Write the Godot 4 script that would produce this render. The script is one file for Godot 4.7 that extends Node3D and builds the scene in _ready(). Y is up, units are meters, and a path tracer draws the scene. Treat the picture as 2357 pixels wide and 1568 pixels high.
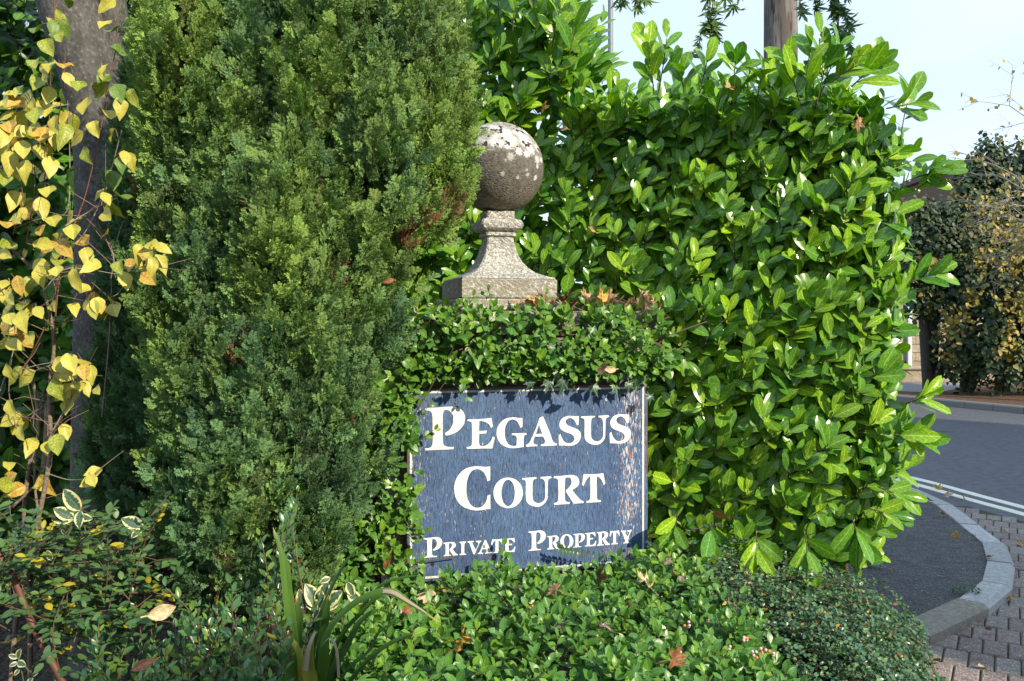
extends Node3D
# Everything is measured in metres from the photographer's feet: x right, y up, z towards the viewer; the eye is 1.5 m above the road.
const EYE := 1.5
const SLANT := 0.2793  # the gate pier and its sign are turned 16 degrees away from the picture plane
var rng := RandomNumberGenerator.new()
var noise := FastNoiseLite.new()
var names := {}
var sign_o := Vector3(-0.358, 0.0, -3.0)
var su := Vector3(cos(SLANT), 0, -sin(SLANT))   # along the sign
var sn := Vector3(sin(SLANT), 0, cos(SLANT))    # out of the sign
const GLYPHS := {
	"P": [[0,932,1,23,987,1,296,989,0,520,1000,0,687,999,0,830,966,0,944,883,0,998,769,0,1000,701,0,968,579,0,890,480,0,782,400,0,651,351,0,526,324,1,497,364,1,501,392,1,580,434,0,651,510,0,699,621,0,707,710,0,699,788,0,651,866,0,592,909,0,520,930,0,461,916,1,447,807,0,440,628,0,443,450,0,447,204,0,464,125,0,509,79,0,592,60,0,723,54,1,705,2,1,12,0,1,8,49,1,119,55,0,178,103,0,195,191,0,192,458,0,192,636,0,188,803,0,172,870,0,131,910,0,73,926,0]],
	"E": [[22,931,1,34,977,1,536,979,0,884,1000,1,935,739,1,927,713,1,867,674,1,799,783,0,705,864,0,570,907,0,451,915,1,441,582,1,726,597,1,697,500,1,444,490,1,444,230,0,460,136,0,510,90,0,621,89,0,756,141,0,875,262,0,935,394,1,1000,355,1,913,0,1,17,21,1,0,78,1,114,89,0,178,131,0,191,208,0,195,520,0,188,801,0,165,880,0,114,913,0]],
	"G": [[853,977,1,853,687,1,790,645,1,758,721,0,688,848,0,609,913,0,515,934,0,405,900,0,319,782,0,277,629,0,272,489,0,288,334,0,335,208,0,421,112,0,515,69,0,601,64,0,662,84,1,665,320,0,643,383,0,585,416,0,491,423,1,518,478,1,979,477,1,1000,426,1,932,407,0,900,350,0,896,280,0,892,23,1,719,2,0,499,0,0,311,46,0,155,145,0,47,297,0,0,499,0,31,684,0,140,850,0,296,961,0,499,1000,0,640,989,0,750,974,0]],
	"A": [[547,1000,1,775,417,0,829,222,0,882,124,0,943,70,0,1000,61,1,982,3,1,486,0,1,471,52,1,562,70,0,611,119,0,600,200,0,554,320,1,286,327,1,244,198,0,244,119,0,289,69,0,377,52,1,365,2,1,15,1,1,0,57,1,86,101,0,146,186,0,229,374,0,335,640,0,441,948,1], [419,717,1,524,410,1,319,410,1]],
	"S": [[897,988,1,897,704,1,815,677,1,783,731,0,708,845,0,590,915,0,472,931,0,355,885,0,312,807,0,355,726,0,472,659,0,665,603,0,858,529,0,970,437,0,1000,324,0,955,197,0,837,80,0,665,13,0,472,0,0,281,17,0,15,28,1,0,376,1,89,410,1,121,317,0,206,187,0,323,104,0,462,83,0,601,106,0,697,180,0,708,268,0,622,359,0,451,427,0,238,489,0,89,581,0,30,702,0,68,836,0,195,945,0,387,1000,0,579,1000,0,729,985,0]],
	"U": [[0,940,1,17,988,1,483,994,1,508,949,1,416,927,0,375,871,0,363,773,0,360,332,0,391,216,0,467,139,0,584,113,0,701,155,0,769,251,0,786,382,0,782,743,0,760,859,0,701,918,0,617,945,1,634,994,1,980,1000,1,1000,942,1,912,912,0,878,855,0,867,740,0,860,313,0,828,183,0,735,71,0,601,3,0,467,0,0,299,56,0,183,158,0,136,307,0,136,797,0,125,879,0,91,921,0]],
	"C": [[995,981,1,995,669,1,915,647,1,892,729,0,833,829,0,739,904,0,629,934,0,511,911,0,409,818,0,350,668,0,335,503,0,350,337,0,409,196,0,511,94,0,629,60,0,748,75,0,850,147,0,901,242,0,915,318,1,998,343,1,1000,14,1,901,12,0,731,0,0,561,6,0,342,61,0,157,166,0,48,309,0,0,504,0,32,682,0,140,842,0,325,959,0,561,1000,0,731,991,0,867,977,0]],
	"O": [[1000,473,0,933,226,0,747,52,0,498,0,0,249,80,0,66,274,0,0,527,0,66,772,0,247,946,0,498,1000,0,747,922,0,933,728,0], [724,486,0,693,271,0,610,116,0,495,64,0,382,129,0,299,293,0,268,510,0,299,724,0,382,880,0,495,932,0,610,868,0,693,706,0]],
	"R": [[0,924,1,23,983,1,264,981,0,543,1000,0,715,964,0,823,868,0,851,743,0,823,632,0,736,546,0,618,477,1,758,275,0,887,121,0,1000,58,1,985,2,1,661,0,1,478,314,0,418,430,0,410,487,1,500,560,0,575,668,0,596,757,0,575,859,0,510,919,0,384,917,1,371,500,0,375,186,0,397,106,0,457,69,0,536,60,1,521,2,1,23,0,1,8,57,1,104,80,0,147,133,0,157,244,0,153,714,0,143,849,0,104,900,0]],
	"T": [[77,1000,1,381,976,0,631,973,0,919,995,1,1000,631,1,938,581,1,869,715,0,771,832,0,640,909,1,631,478,0,640,163,0,673,83,0,827,53,1,807,2,1,201,0,1,182,59,1,298,78,0,354,154,0,365,490,0,359,912,1,243,854,0,146,724,0,72,582,1,0,630,1]],
	"V": [[0,931,1,17,996,1,445,1000,1,456,928,1,353,880,0,376,768,0,616,323,1,788,767,0,771,851,0,616,906,1,605,973,1,989,980,1,1000,907,1,885,843,0,828,710,0,513,0,1,410,62,1,171,755,0,114,880,0]],
	"I": [[0,933,1,56,1000,1,977,995,1,955,910,1,775,859,0,730,745,0,707,171,0,775,93,0,1000,67,1,955,0,1,56,6,1,22,82,1,247,102,0,303,215,0,269,791,0,213,879,0]],
	"Y": [[0,929,1,38,999,1,499,984,1,507,898,1,422,838,0,538,621,0,638,516,1,784,770,0,730,859,0,599,893,1,614,984,1,1000,1000,1,1000,934,1,884,849,0,691,382,0,668,153,0,830,64,1,807,0,1,230,4,1,230,63,1,384,119,0,368,304,0,153,809,0]],
}
const LETTERS := [
	["P", 0.0571, 0.2004, 1.0612, 1.2106],
	["E", 0.2055, 0.3082, 1.0587, 1.1665],
	["G", 0.3146, 0.4277, 1.0569, 1.1666],
	["A", 0.4233, 0.5424, 1.0598, 1.1676],
	["S", 0.5481, 0.6343, 1.0567, 1.1653],
	["U", 0.6332, 0.7451, 1.0568, 1.1637],
	["S", 0.7466, 0.8315, 1.0572, 1.1654],
	["C", 0.1612, 0.2924, 0.8420, 0.9980],
	["O", 0.3034, 0.4128, 0.8433, 0.9525],
	["U", 0.4084, 0.5212, 0.8425, 0.9494],
	["R", 0.5284, 0.6452, 0.8452, 0.9505],
	["T", 0.6376, 0.7293, 0.8454, 0.9516],
	["P", 0.0530, 0.1190, 0.6885, 0.7577],
	["R", 0.1226, 0.1747, 0.6891, 0.7371],
	["I", 0.1797, 0.2046, 0.6886, 0.7355],
	["V", 0.2091, 0.2591, 0.6869, 0.7356],
	["A", 0.2464, 0.3004, 0.6874, 0.7365],
	["T", 0.2953, 0.3377, 0.6867, 0.7360],
	["E", 0.3383, 0.3854, 0.6857, 0.7360],
	["P", 0.4331, 0.4992, 0.6851, 0.7558],
	["R", 0.5037, 0.5562, 0.6852, 0.7343],
	["O", 0.5543, 0.6046, 0.6848, 0.7357],
	["P", 0.6040, 0.6494, 0.6851, 0.7350],
	["E", 0.6484, 0.6945, 0.6848, 0.7361],
	["R", 0.6955, 0.7485, 0.6853, 0.7359],
	["T", 0.7461, 0.7875, 0.6860, 0.7361],
	["Y", 0.7903, 0.8355, 0.6862, 0.7350],
]

# ---------------------------------------------------------------- helpers
func at(x: float, y: float, d: float) -> Vector3:
	return Vector3((x - 1178.5) / 2000.0 * d, EYE - (y - 746.0) / 2000.0 * d, -d)

func on_ground(x: float, y: float, level := 0.0) -> Vector3:
	return at(x, y, 2000.0 * (EYE - level) / (y - 746.0))

func on_sign(s: float, y: float, out := 0.0) -> Vector3:
	return sign_o + su * s + sn * out + Vector3(0, y, 0)

func rf(a: float, b: float) -> float:
	return rng.randf_range(a, b)

func rv() -> Vector3:
	return Vector3(rf(-1, 1), rf(-1, 1), rf(-1, 1))

func lin(r: float, g: float, b: float) -> Color:
	return Color(r, g, b).linear_to_srgb()

func numbered(called: String) -> String:
	names[called] = names.get(called, -1) + 1
	return called if names[called] == 0 else "%s_%03d" % [called, names[called]]

func thing(called: String, label: String, category: String, where := Vector3.ZERO, group := "") -> Node3D:
	var o := Node3D.new()
	o.name = numbered(called)
	add_child(o)
	o.position = where
	o.set_meta("label", label)
	o.set_meta("category", category)
	if group: o.set_meta("group", group)
	return o

func setting(called: String, mesh: Mesh = null, m: Material = null) -> Node3D:
	var o: Node3D
	if mesh:
		o = MeshInstance3D.new()
		o.mesh = mesh
		o.material_override = m
	else:
		o = Node3D.new()
	o.name = numbered(called)
	o.set_meta("kind", "structure")
	add_child(o)
	return o

func part(called: String, mesh: Mesh, m: Material, parent: Node3D, t := Transform3D(), stuff := false) -> MeshInstance3D:
	var o := MeshInstance3D.new()
	o.name = called
	o.mesh = mesh
	o.material_override = m
	parent.add_child(o, true)
	o.transform = t
	if stuff: o.set_meta("kind", "stuff")
	return o

func lone(called: String, mesh: Mesh, m: Material, t: Transform3D, label: String, category: String, group := "") -> MeshInstance3D:
	var o := MeshInstance3D.new()
	o.name = numbered(called)
	o.mesh = mesh
	o.material_override = m
	add_child(o)
	o.transform = t
	o.set_meta("label", label)
	o.set_meta("category", category)
	if group: o.set_meta("group", group)
	return o

func many(called: String, mesh: Mesh, m: Material, places: Array, tints: Array, parent: Node3D) -> void:
	if places.is_empty(): return
	var mm := MultiMesh.new()
	mm.transform_format = MultiMesh.TRANSFORM_3D
	mm.use_colors = true
	mm.mesh = mesh
	mm.instance_count = places.size()
	for i in places.size():
		mm.set_instance_transform(i, places[i])
		mm.set_instance_color(i, tints[i])
	var o := MultiMeshInstance3D.new()
	o.name = called
	o.multimesh = mm
	o.material_override = m
	o.set_meta("kind", "stuff")
	parent.add_child(o, true)

func mat(r: float, g: float, b: float, rough := 0.9, spec := 0.5) -> StandardMaterial3D:
	var m := StandardMaterial3D.new()
	m.albedo_color = lin(r, g, b)
	m.roughness = rough
	m.metallic_specular = spec
	return m

func grainy(tex: Texture2D, scale: float, rough := 0.9, relief: Texture2D = null, depth := 0.3, tone := 1.0) -> StandardMaterial3D:
	var m := StandardMaterial3D.new()
	m.albedo_texture = tex
	m.albedo_color = lin(tone, tone, tone)
	m.uv1_triplanar = true
	m.uv1_world_triplanar = true
	m.uv1_scale = Vector3.ONE * scale
	m.roughness = rough
	if relief:
		m.heightmap_enabled = true
		m.heightmap_texture = relief
		m.heightmap_scale = depth
	return m

func leaf_mat(tex: Texture2D, tone: Color, rough: float, through: Color, tinted: bool) -> StandardMaterial3D:
	var m := StandardMaterial3D.new()
	m.albedo_texture = tex
	m.albedo_color = tone.linear_to_srgb()
	m.roughness = rough
	m.vertex_color_use_as_albedo = tinted
	m.backlight_enabled = true
	m.backlight = through
	return m

# a picture of n x n whose pixel colour is computed by f(u, v) in linear values
func picture(w: int, h: int, f: Callable, srgb := true) -> ImageTexture:
	var im := Image.create(w, h, false, Image.FORMAT_RGB8)
	for y in h:
		for x in w:
			var c: Color = f.call((x + 0.5) / w, (y + 0.5) / h)
			im.set_pixel(x, y, c.linear_to_srgb() if srgb else c)
	return ImageTexture.create_from_image(im)

func noisy(freq: float, sd: int, octaves := 4, kind := FastNoiseLite.TYPE_SIMPLEX_SMOOTH) -> FastNoiseLite:
	var n := FastNoiseLite.new()
	n.seed = sd
	n.frequency = freq
	n.noise_type = kind
	n.fractal_octaves = octaves
	return n

# noise that repeats seamlessly on the unit square
func tiled(n: FastNoiseLite, u: float, v: float, k := 1.0) -> float:
	return n.get_noise_3d(k * cos(u * TAU) + 11.0 * k, k * sin(u * TAU) + k * cos(v * TAU) * 1.31, k * sin(v * TAU) * 1.31 - 7.0 * k)

func speckle(colors: Array, shares: Array, size: int, coarse: float, sd: int) -> ImageTexture:
	rng.seed = sd
	var big := noisy(coarse, sd, 4)
	return picture(size, size, func(u, v):
		var r := rng.randf()
		var c: Color = colors[0]
		for i in shares.size():
			if r < shares[i]:
				c = colors[i + 1]
				break
			r -= shares[i]
		var t := 1.0 + 0.45 * tiled(big, u, v) + rng.randf_range(-0.12, 0.12)
		return Color(c.r * t, c.g * t, c.b * t))

func bumps(size: int, freq: float, sd: int) -> NoiseTexture2D:
	var t := NoiseTexture2D.new()
	t.width = size
	t.height = size
	t.seamless = true
	t.noise = noisy(freq, sd, 3)
	return t

# ---------------------------------------------------------------- shapes
func st() -> SurfaceTool:
	var s := SurfaceTool.new()
	s.begin(Mesh.PRIMITIVE_TRIANGLES)
	return s

func quad(s: SurfaceTool, a: Vector3, b: Vector3, c: Vector3, d: Vector3) -> void:  # clockwise as seen from the front
	var n := (c - a).cross(b - a).normalized()
	for p in [a, b, c, a, c, d]:
		s.set_normal(n)
		s.set_uv(Vector2.ZERO)
		s.add_vertex(p)

# a closed loop of plan points, pulled up between two heights, with a top; points run clockwise seen from above
func slab(plan: PackedVector2Array, y0: float, y1: float, bevel := 0.0) -> ArrayMesh:
	var s := st()
	var n := plan.size()
	var mid := Vector2.ZERO
	for p in plan: mid += p / n
	var inner: Array = []
	for p in plan: inner.append(p + (mid - p).normalized() * bevel)
	for i in n:
		var a := plan[i]
		var b := plan[(i + 1) % n]
		var ai: Vector2 = inner[i]
		var bi: Vector2 = inner[(i + 1) % n]
		quad(s, Vector3(b.x, y0, b.y), Vector3(b.x, y1 - bevel, b.y), Vector3(a.x, y1 - bevel, a.y), Vector3(a.x, y0, a.y))
		if bevel > 0: quad(s, Vector3(b.x, y1 - bevel, b.y), Vector3(bi.x, y1, bi.y), Vector3(ai.x, y1, ai.y), Vector3(a.x, y1 - bevel, a.y))
	var tri := Geometry2D.triangulate_polygon(PackedVector2Array(inner))
	for k in range(0, tri.size(), 3):
		var p: Vector2 = inner[tri[k]]
		var q: Vector2 = inner[tri[k + 1]]
		var r: Vector2 = inner[tri[k + 2]]
		if (q - p).cross(r - p) < 0:
			var w := q
			q = r
			r = w
		for e in [p, q, r]:
			s.set_normal(Vector3.UP)
			s.set_uv(Vector2.ZERO)
			s.add_vertex(Vector3(e.x, y1, e.y))
	return s.commit()

func sheet(plan: PackedVector2Array, y: float) -> ArrayMesh:
	return slab(plan, y - 0.3, y)

func box(w: float, h: float, d: float, b := 0.004) -> ArrayMesh:  # bevelled block standing on y = 0
	var s := st()
	var ring := func(ix: float, y: float) -> Array:
		return [Vector3(-w / 2 + ix, y, d / 2 - ix), Vector3(w / 2 - ix, y, d / 2 - ix), Vector3(w / 2 - ix, y, -d / 2 + ix), Vector3(-w / 2 + ix, y, -d / 2 + ix)]
	var rings: Array = [ring.call(b, 0.0), ring.call(0.0, b), ring.call(0.0, h - b), ring.call(b, h)]
	for k in 3:
		for i in 4:
			var j := (i + 1) % 4
			quad(s, rings[k][i], rings[k + 1][i], rings[k + 1][j], rings[k][j])
	quad(s, rings[3][0], rings[3][3], rings[3][2], rings[3][1])
	quad(s, rings[0][0], rings[0][1], rings[0][2], rings[0][3])
	return s.commit()

func tube(s: SurfaceTool, pts: Array, r0: float, r1: float, sides := 6, uv_len := 1.0) -> void:
	var n := pts.size()
	var x := Vector3.ZERO
	var prev: Array = []
	var run := 0.0
	for i in n:
		var d: Vector3 = (pts[mini(i + 1, n - 1)] - pts[maxi(i - 1, 0)]).normalized()
		if x == Vector3.ZERO: x = d.cross(Vector3(0.31, 0.2, 0.93)).normalized()
		x = (x - d * x.dot(d)).normalized()
		var y := d.cross(x)
		var t := float(i) / (n - 1)
		var r := lerpf(r0, r1, t)
		if i > 0: run += pts[i].distance_to(pts[i - 1])
		var ring: Array = []
		for k in sides + 1:
			var a := TAU * k / sides
			var e := x * cos(a) + y * sin(a)
			ring.append([pts[i] + e * r, e, Vector2(float(k) / sides, run / uv_len)])
		if i > 0:
			for k in sides:
				for v in [prev[k], ring[k], ring[k + 1], prev[k], ring[k + 1], prev[k + 1]]:
					s.set_normal(v[1])
					s.set_uv(v[2])
					s.add_vertex(v[0])
		prev = ring

func curve(pts: Array, steps := 5) -> Array:  # a smooth line through points
	var out: Array = []
	var n := pts.size()
	for i in n - 1:
		for k in steps:
			out.append(pts[i].cubic_interpolate(pts[i + 1], pts[maxi(i - 1, 0)], pts[mini(i + 2, n - 1)], float(k) / steps))
	out.append(pts[n - 1])
	return out

# a leaf blade: base at the origin, tip along +y, upper face along +z
func blade(length: float, width: float, a: float, b: float, fold: float, curl: float, across: int, along: int, wave := 0.0, stalk := 0.0, ragged := 0.0, sd := 1) -> ArrayMesh:
	rng.seed = sd
	var s := st()
	var ph := rf(0, TAU)
	var cols := across + 1
	for i in along + 1:
		var t := float(i) / along
		var hw := width * 0.5 * pow(maxf(sin(PI * pow(t, a)), 0.0), b)
		if i > 0 and i < along: hw *= 1.0 + rf(-ragged, ragged)
		if i == 0: hw = width * 0.03
		if i == along: hw = width * 0.02
		for j in cols:
			var e := 2.0 * j / across - 1.0
			var z := -curl * length * t * t + fold * absf(e) * hw + wave * hw * sin(t * 8.0 + ph + e * 1.3) * absf(e)
			s.set_uv(Vector2(0.5 + 0.5 * e, t))
			s.add_vertex(Vector3(e * hw, length * t, z))
	for i in along:
		for j in across:
			var k := i * cols + j
			for q in [k, k + cols, k + cols + 1, k, k + cols + 1, k + 1]: s.add_index(q)
	if stalk > 0.0:
		var o := (along + 1) * cols
		for p in [Vector3(-0.0013, -stalk, -0.1 * stalk), Vector3(0.0013, -stalk, -0.1 * stalk), Vector3(-0.0011, 0.004, 0), Vector3(0.0011, 0.004, 0)]:
			s.set_uv(Vector2(0.5, 0.3))
			s.add_vertex(p)
		for q in [0, 2, 3, 0, 3, 1]: s.add_index(o + q)
	s.generate_normals()
	return s.commit()

# a lobed leaf (maple, ivy): outline as radius over angle, middle at the origin, stalk towards -y
func lobed(size: float, lobes: Array, dip: float, teeth: float, cup: float, rough: float, stalk: float, sd: int) -> ArrayMesh:
	rng.seed = sd
	var s := st()
	var pts: Array = []
	var n := lobes.size()
	for i in n:
		var ang: float = lobes[i][0]
		var r: float = lobes[i][1] * size
		var prev: float = lobes[i - 1][0] if i > 0 else -PI * 0.94
		var gap := (ang + prev) / 2.0
		pts.append(Vector2(sin(gap), cos(gap)) * size * dip * (0.45 if i == 0 else 1.0))
		pts.append(Vector2(sin(ang - 0.16), cos(ang - 0.16)) * r * lerpf(0.62, 0.78, teeth))
		if teeth > 0: pts.append(Vector2(sin(ang - 0.1), cos(ang - 0.1)) * r * 0.66)
		pts.append(Vector2(sin(ang), cos(ang)) * r)
		if teeth > 0: pts.append(Vector2(sin(ang + 0.1), cos(ang + 0.1)) * r * 0.66)
		pts.append(Vector2(sin(ang + 0.16), cos(ang + 0.16)) * r * lerpf(0.62, 0.78, teeth))
	pts.append(Vector2(sin(PI * 0.94), cos(PI * 0.94)) * size * dip * 0.45)
	var m := pts.size()
	var bend := noisy(0.55 / size, sd, 2)
	var up := func(p: Vector2) -> float:
		return cup * p.length_squared() / size + rough * size * bend.get_noise_2d(p.x, p.y)
	s.set_uv(Vector2(0.5, 0.5))
	s.add_vertex(Vector3(0, 0, up.call(Vector2.ZERO)))
	for ring in [0.5, 1.0]:
		for p in pts:
			var q: Vector2 = p * ring
			s.set_uv(Vector2(0.5, 0.5) + q / size * 0.45)
			s.add_vertex(Vector3(q.x, q.y, up.call(q)))
	for i in m - 1:
		for q in [0, 1 + i, 2 + i, 1 + i, 1 + m + i, 2 + m + i, 1 + i, 2 + m + i, 2 + i]: s.add_index(q)
	if stalk > 0.0:
		var o := 1 + 2 * m
		for p in [Vector3(-0.0012, -stalk, -0.02), Vector3(0.0012, -stalk, -0.02), Vector3(-0.0012, 0, 0.001), Vector3(0.0012, 0, 0.001)]:
			s.set_uv(Vector2(0.5, 0.5))
			s.add_vertex(p)
		for q in [0, 2, 3, 0, 3, 1]: s.add_index(o + q)
	s.generate_normals()
	return s.commit()

func leaf_picture(base: Color, vein: Color, rim: Color, rim_from: float, veins: float, blotch: Color, blotched: float, sd: int) -> ImageTexture:
	var n := noisy(3.0, sd, 3)
	return picture(64, 128, func(u, v):
		var d := absf(u - 0.5) * 2.0
		var c := base
		var k := n.get_noise_2d(u * 1.5, v * 3.0)
		c = c.lerp(blotch, clampf(smoothstep(0.5 - blotched, 0.75 - blotched, k + 0.25), 0, 1) if blotched > 0.0 else 0.0)
		c = c * (1.0 + 0.35 * k)
		var side := absf(fposmod(v * veins - d * 1.6, 1.0) - 0.5) * 2.0
		c = c.lerp(vein, 0.32 * smoothstep(0.8, 1.0, side) * (1.0 - d * 0.6))
		c = c.lerp(vein, 0.95 * smoothstep(0.085, 0.02, d) * (1.0 - 0.5 * v))
		c = c.lerp(rim, smoothstep(rim_from - 0.04, rim_from + 0.04, d + 0.22 * k))
		return c)

# a leaf's placing: base, direction of the tip, wanted direction of the upper face
func leaf_at(p: Vector3, d: Vector3, face: Vector3, size: float, bend := 1.0) -> Transform3D:
	var y := d.normalized()
	var z := (face - y * face.dot(y))
	if z.length() < 0.01: z = y.cross(Vector3(0.3, 0.9, 0.2))
	z = z.normalized()
	return Transform3D(Basis(y.cross(z) * size, y * size, z * size * bend), p)

# the indices of the leaves that show largest from the photograph's place, by a coarse depth buffer
func largest(places: Array, length: float, width: float, most: int) -> Array:
	var near := PackedFloat32Array()
	var who := PackedInt32Array()
	near.resize(341 * 227)
	near.fill(1e9)
	who.resize(341 * 227)
	who.fill(-1)
	for i in places.size():
		var t: Transform3D = places[i]
		var p := t.origin - Vector3(0, EYE, 0)
		var q := p + t.basis.y * length
		if p.z > -0.3 or q.z > -0.3: continue
		var k := 289.6
		var a := Vector2(170.4 + p.x / -p.z * k, 108.0 - p.y / -p.z * k)
		var b := Vector2(170.4 + q.x / -q.z * k, 108.0 - q.y / -q.z * k)
		var face := absf(t.basis.z.normalized().dot(p.normalized()))
		var half := maxf(0.3, 0.5 * width * t.basis.y.length() * k / -p.z * lerpf(0.3, 1.0, face))
		for y in range(maxi(0, int(minf(a.y, b.y) - half)), mini(226, int(maxf(a.y, b.y) + half)) + 1):
			for x in range(maxi(0, int(minf(a.x, b.x) - half)), mini(340, int(maxf(a.x, b.x) + half)) + 1):
				var c := Vector2(x + 0.5, y + 0.5)
				var e := Geometry2D.get_closest_point_to_segment(c, a, b)
				if e.distance_to(c) < half and -p.z < near[y * 341 + x]:
					near[y * 341 + x] = -p.z
					who[y * 341 + x] = i
	var count := {}
	for w in who:
		if w >= 0: count[w] = count.get(w, 0) + 1
	var order: Array = count.keys()
	order.sort_custom(func(m, n): return count[m] > count[n] or count[m] == count[n] and m < n)
	return order.slice(0, most)

# a plant's leaves: the ones that show largest are parts, the rest one mass
func leaves(o: Node3D, called: String, meshes: Array, tex: Texture2D, tones: Array, rough: float, through: Color, places: Array, length: float, width: float, most := 300) -> void:
	var mats: Array = []
	for c in tones: mats.append(leaf_mat(tex, c, rough, through, false))
	var big := {}
	for i in largest(places, length, width, most): big[i] = true
	var rest: Array = []
	var tints: Array = []
	for i in places.size():
		var t: Transform3D = places[i]
		t.origin -= o.position
		if big.has(i):
			part(called, meshes[i % meshes.size()], mats[(i * 7 + i / 5) % mats.size()], o, t)
		else:
			var c: Color = tones[(i * 7 + i / 5) % tones.size()]
			var f := 1.0 + 0.15 * sin(i * 1.7)
			rest.append(t)
			tints.append(Color(c.r * f, c.g * f, c.b * f))
	many(called, meshes[0], leaf_mat(tex, Color.WHITE, rough, through, true), rest, tints, o)

# leaves round a shoot, in opposite pairs (turn = PI / 2) or a spiral
func shoot(out: Array, s: SurfaceTool, base: Vector3, dir: Vector3, length: float, n: int, size: float, open: float, face: Vector3, pairs: bool, thick := 0.0015, from := 0.25, droop := 0.0, wall := Vector3.ZERO, flat := 0.0) -> void:
	var d := dir.normalized()
	var side := d.cross(rv()).normalized()
	var pts: Array = []
	var bow := rv() * length * 0.12 + Vector3(0, -droop * length, 0)
	for k in 5:
		var t := k / 4.0
		pts.append(base + d * length * t + bow * t * t)
	if s: tube(s, pts, thick, thick * 0.6, 4)
	var a := rf(0, TAU)
	for k in n:
		var t := lerpf(from, 1.0, float(k) / maxi(n - 1, 1))
		var p := base + d * length * t + bow * t * t
		var e := lerpf(open, open * 0.45, t * t) + rf(-0.18, 0.18)
		for h in (2 if pairs else 1):
			var r := side.rotated(d, a + h * PI)
			var dl := (d * cos(e) + r * sin(e)).normalized()
			if flat > 0.0: dl = (dl - wall * dl.dot(wall) * flat * rf(0.6, 1.2) + Vector3(0.12, 0.38, 0)).normalized()
			out.append(leaf_at(p + dl * 0.004, dl + rv() * 0.12, face + d * 0.6 + rv() * 0.35, size * rf(0.78, 1.15) * (1.0 - 0.25 * pow(t, 3.0)), rf(0.3, 1.7)))
		a += PI / 2 if pairs else 2.4

# ---------------------------------------------------------------- the scene
var hedge_plan: Array = []
var hedge_len: Array = []

func _ready() -> void:
	# camera: level, with the lens shifted a little downwards
	var cam := Camera3D.new()
	cam.name = "camera"
	cam.projection = Camera3D.PROJECTION_FRUSTUM
	cam.near = 0.05
	cam.far = 600.0
	cam.size = 0.784 * cam.near
	cam.frustum_offset = Vector2(0, -0.019 * cam.near)
	cam.position = Vector3(0, EYE, 0)
	add_child(cam)
	cam.current = true
	# sky and exposure
	var env := Environment.new()
	env.tonemap_mode = Environment.TONE_MAPPER_LINEAR
	env.tonemap_exposure = 1.6
	env.background_mode = Environment.BG_SKY
	env.sdfgi_enabled = true
	env.ssao_enabled = true
	env.ssil_enabled = true
	var heaven := ProceduralSkyMaterial.new()
	heaven.sky_top_color = lin(0.44, 0.6, 0.84)
	heaven.sky_horizon_color = lin(0.52, 0.64, 0.74)
	heaven.sky_curve = 0.42
	heaven.ground_bottom_color = lin(0.12, 0.12, 0.11)
	heaven.ground_horizon_color = lin(0.5, 0.55, 0.58)
	heaven.sky_cover = cirrus()
	heaven.sky_cover_modulate = Color(1, 1, 1, 0.22)
	env.sky = Sky.new()
	env.sky.sky_material = heaven
	var we := WorldEnvironment.new()
	we.name = "world"
	we.environment = env
	add_child(we)
	# the sun: low autumn sun over the photographer's right shoulder
	var sun := DirectionalLight3D.new()
	sun.name = "sun"
	sun.light_energy = 1.3
	sun.light_color = Color(1.0, 0.95, 0.86)
	sun.light_angular_distance = 0.5
	sun.shadow_enabled = true
	var az := deg_to_rad(45)
	var el := deg_to_rad(30)
	sun.basis = Basis.looking_at(-Vector3(sin(az) * cos(el), sin(el), cos(az) * cos(el)))
	add_child(sun)

	streets()
	kerbs()
	paving()
	far_side()
	houses_behind()
	pier()
	sign_board()
	poles()
	trunk_tree()
	conifer()
	hedge()
	dark_shrub()
	birch()
	pier_climber()
	ground_cover()
	cotoneaster()
	box_shrub()
	rose()
	yellow_shrub()
	strap_plant()
	variegated()
	fallen()
	weeds()

func cirrus() -> ImageTexture:
	var n := noisy(0.9, 5, 5)
	var im := Image.create(512, 256, false, Image.FORMAT_RGBA8)
	for y in 128:
		var e := PI / 2 - PI * (y + 0.5) / 256.0
		for x in 512:
			var a := TAU * x / 512.0
			var k := n.get_noise_3d(cos(a) * cos(e) * 1.6, sin(e) * 7.0, sin(a) * cos(e) * 1.6)
			im.set_pixel(x, y, Color(1, 1, 1, clampf(0.22 + 0.6 * k, 0.0, 0.6)))
	return ImageTexture.create_from_image(im)

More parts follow.
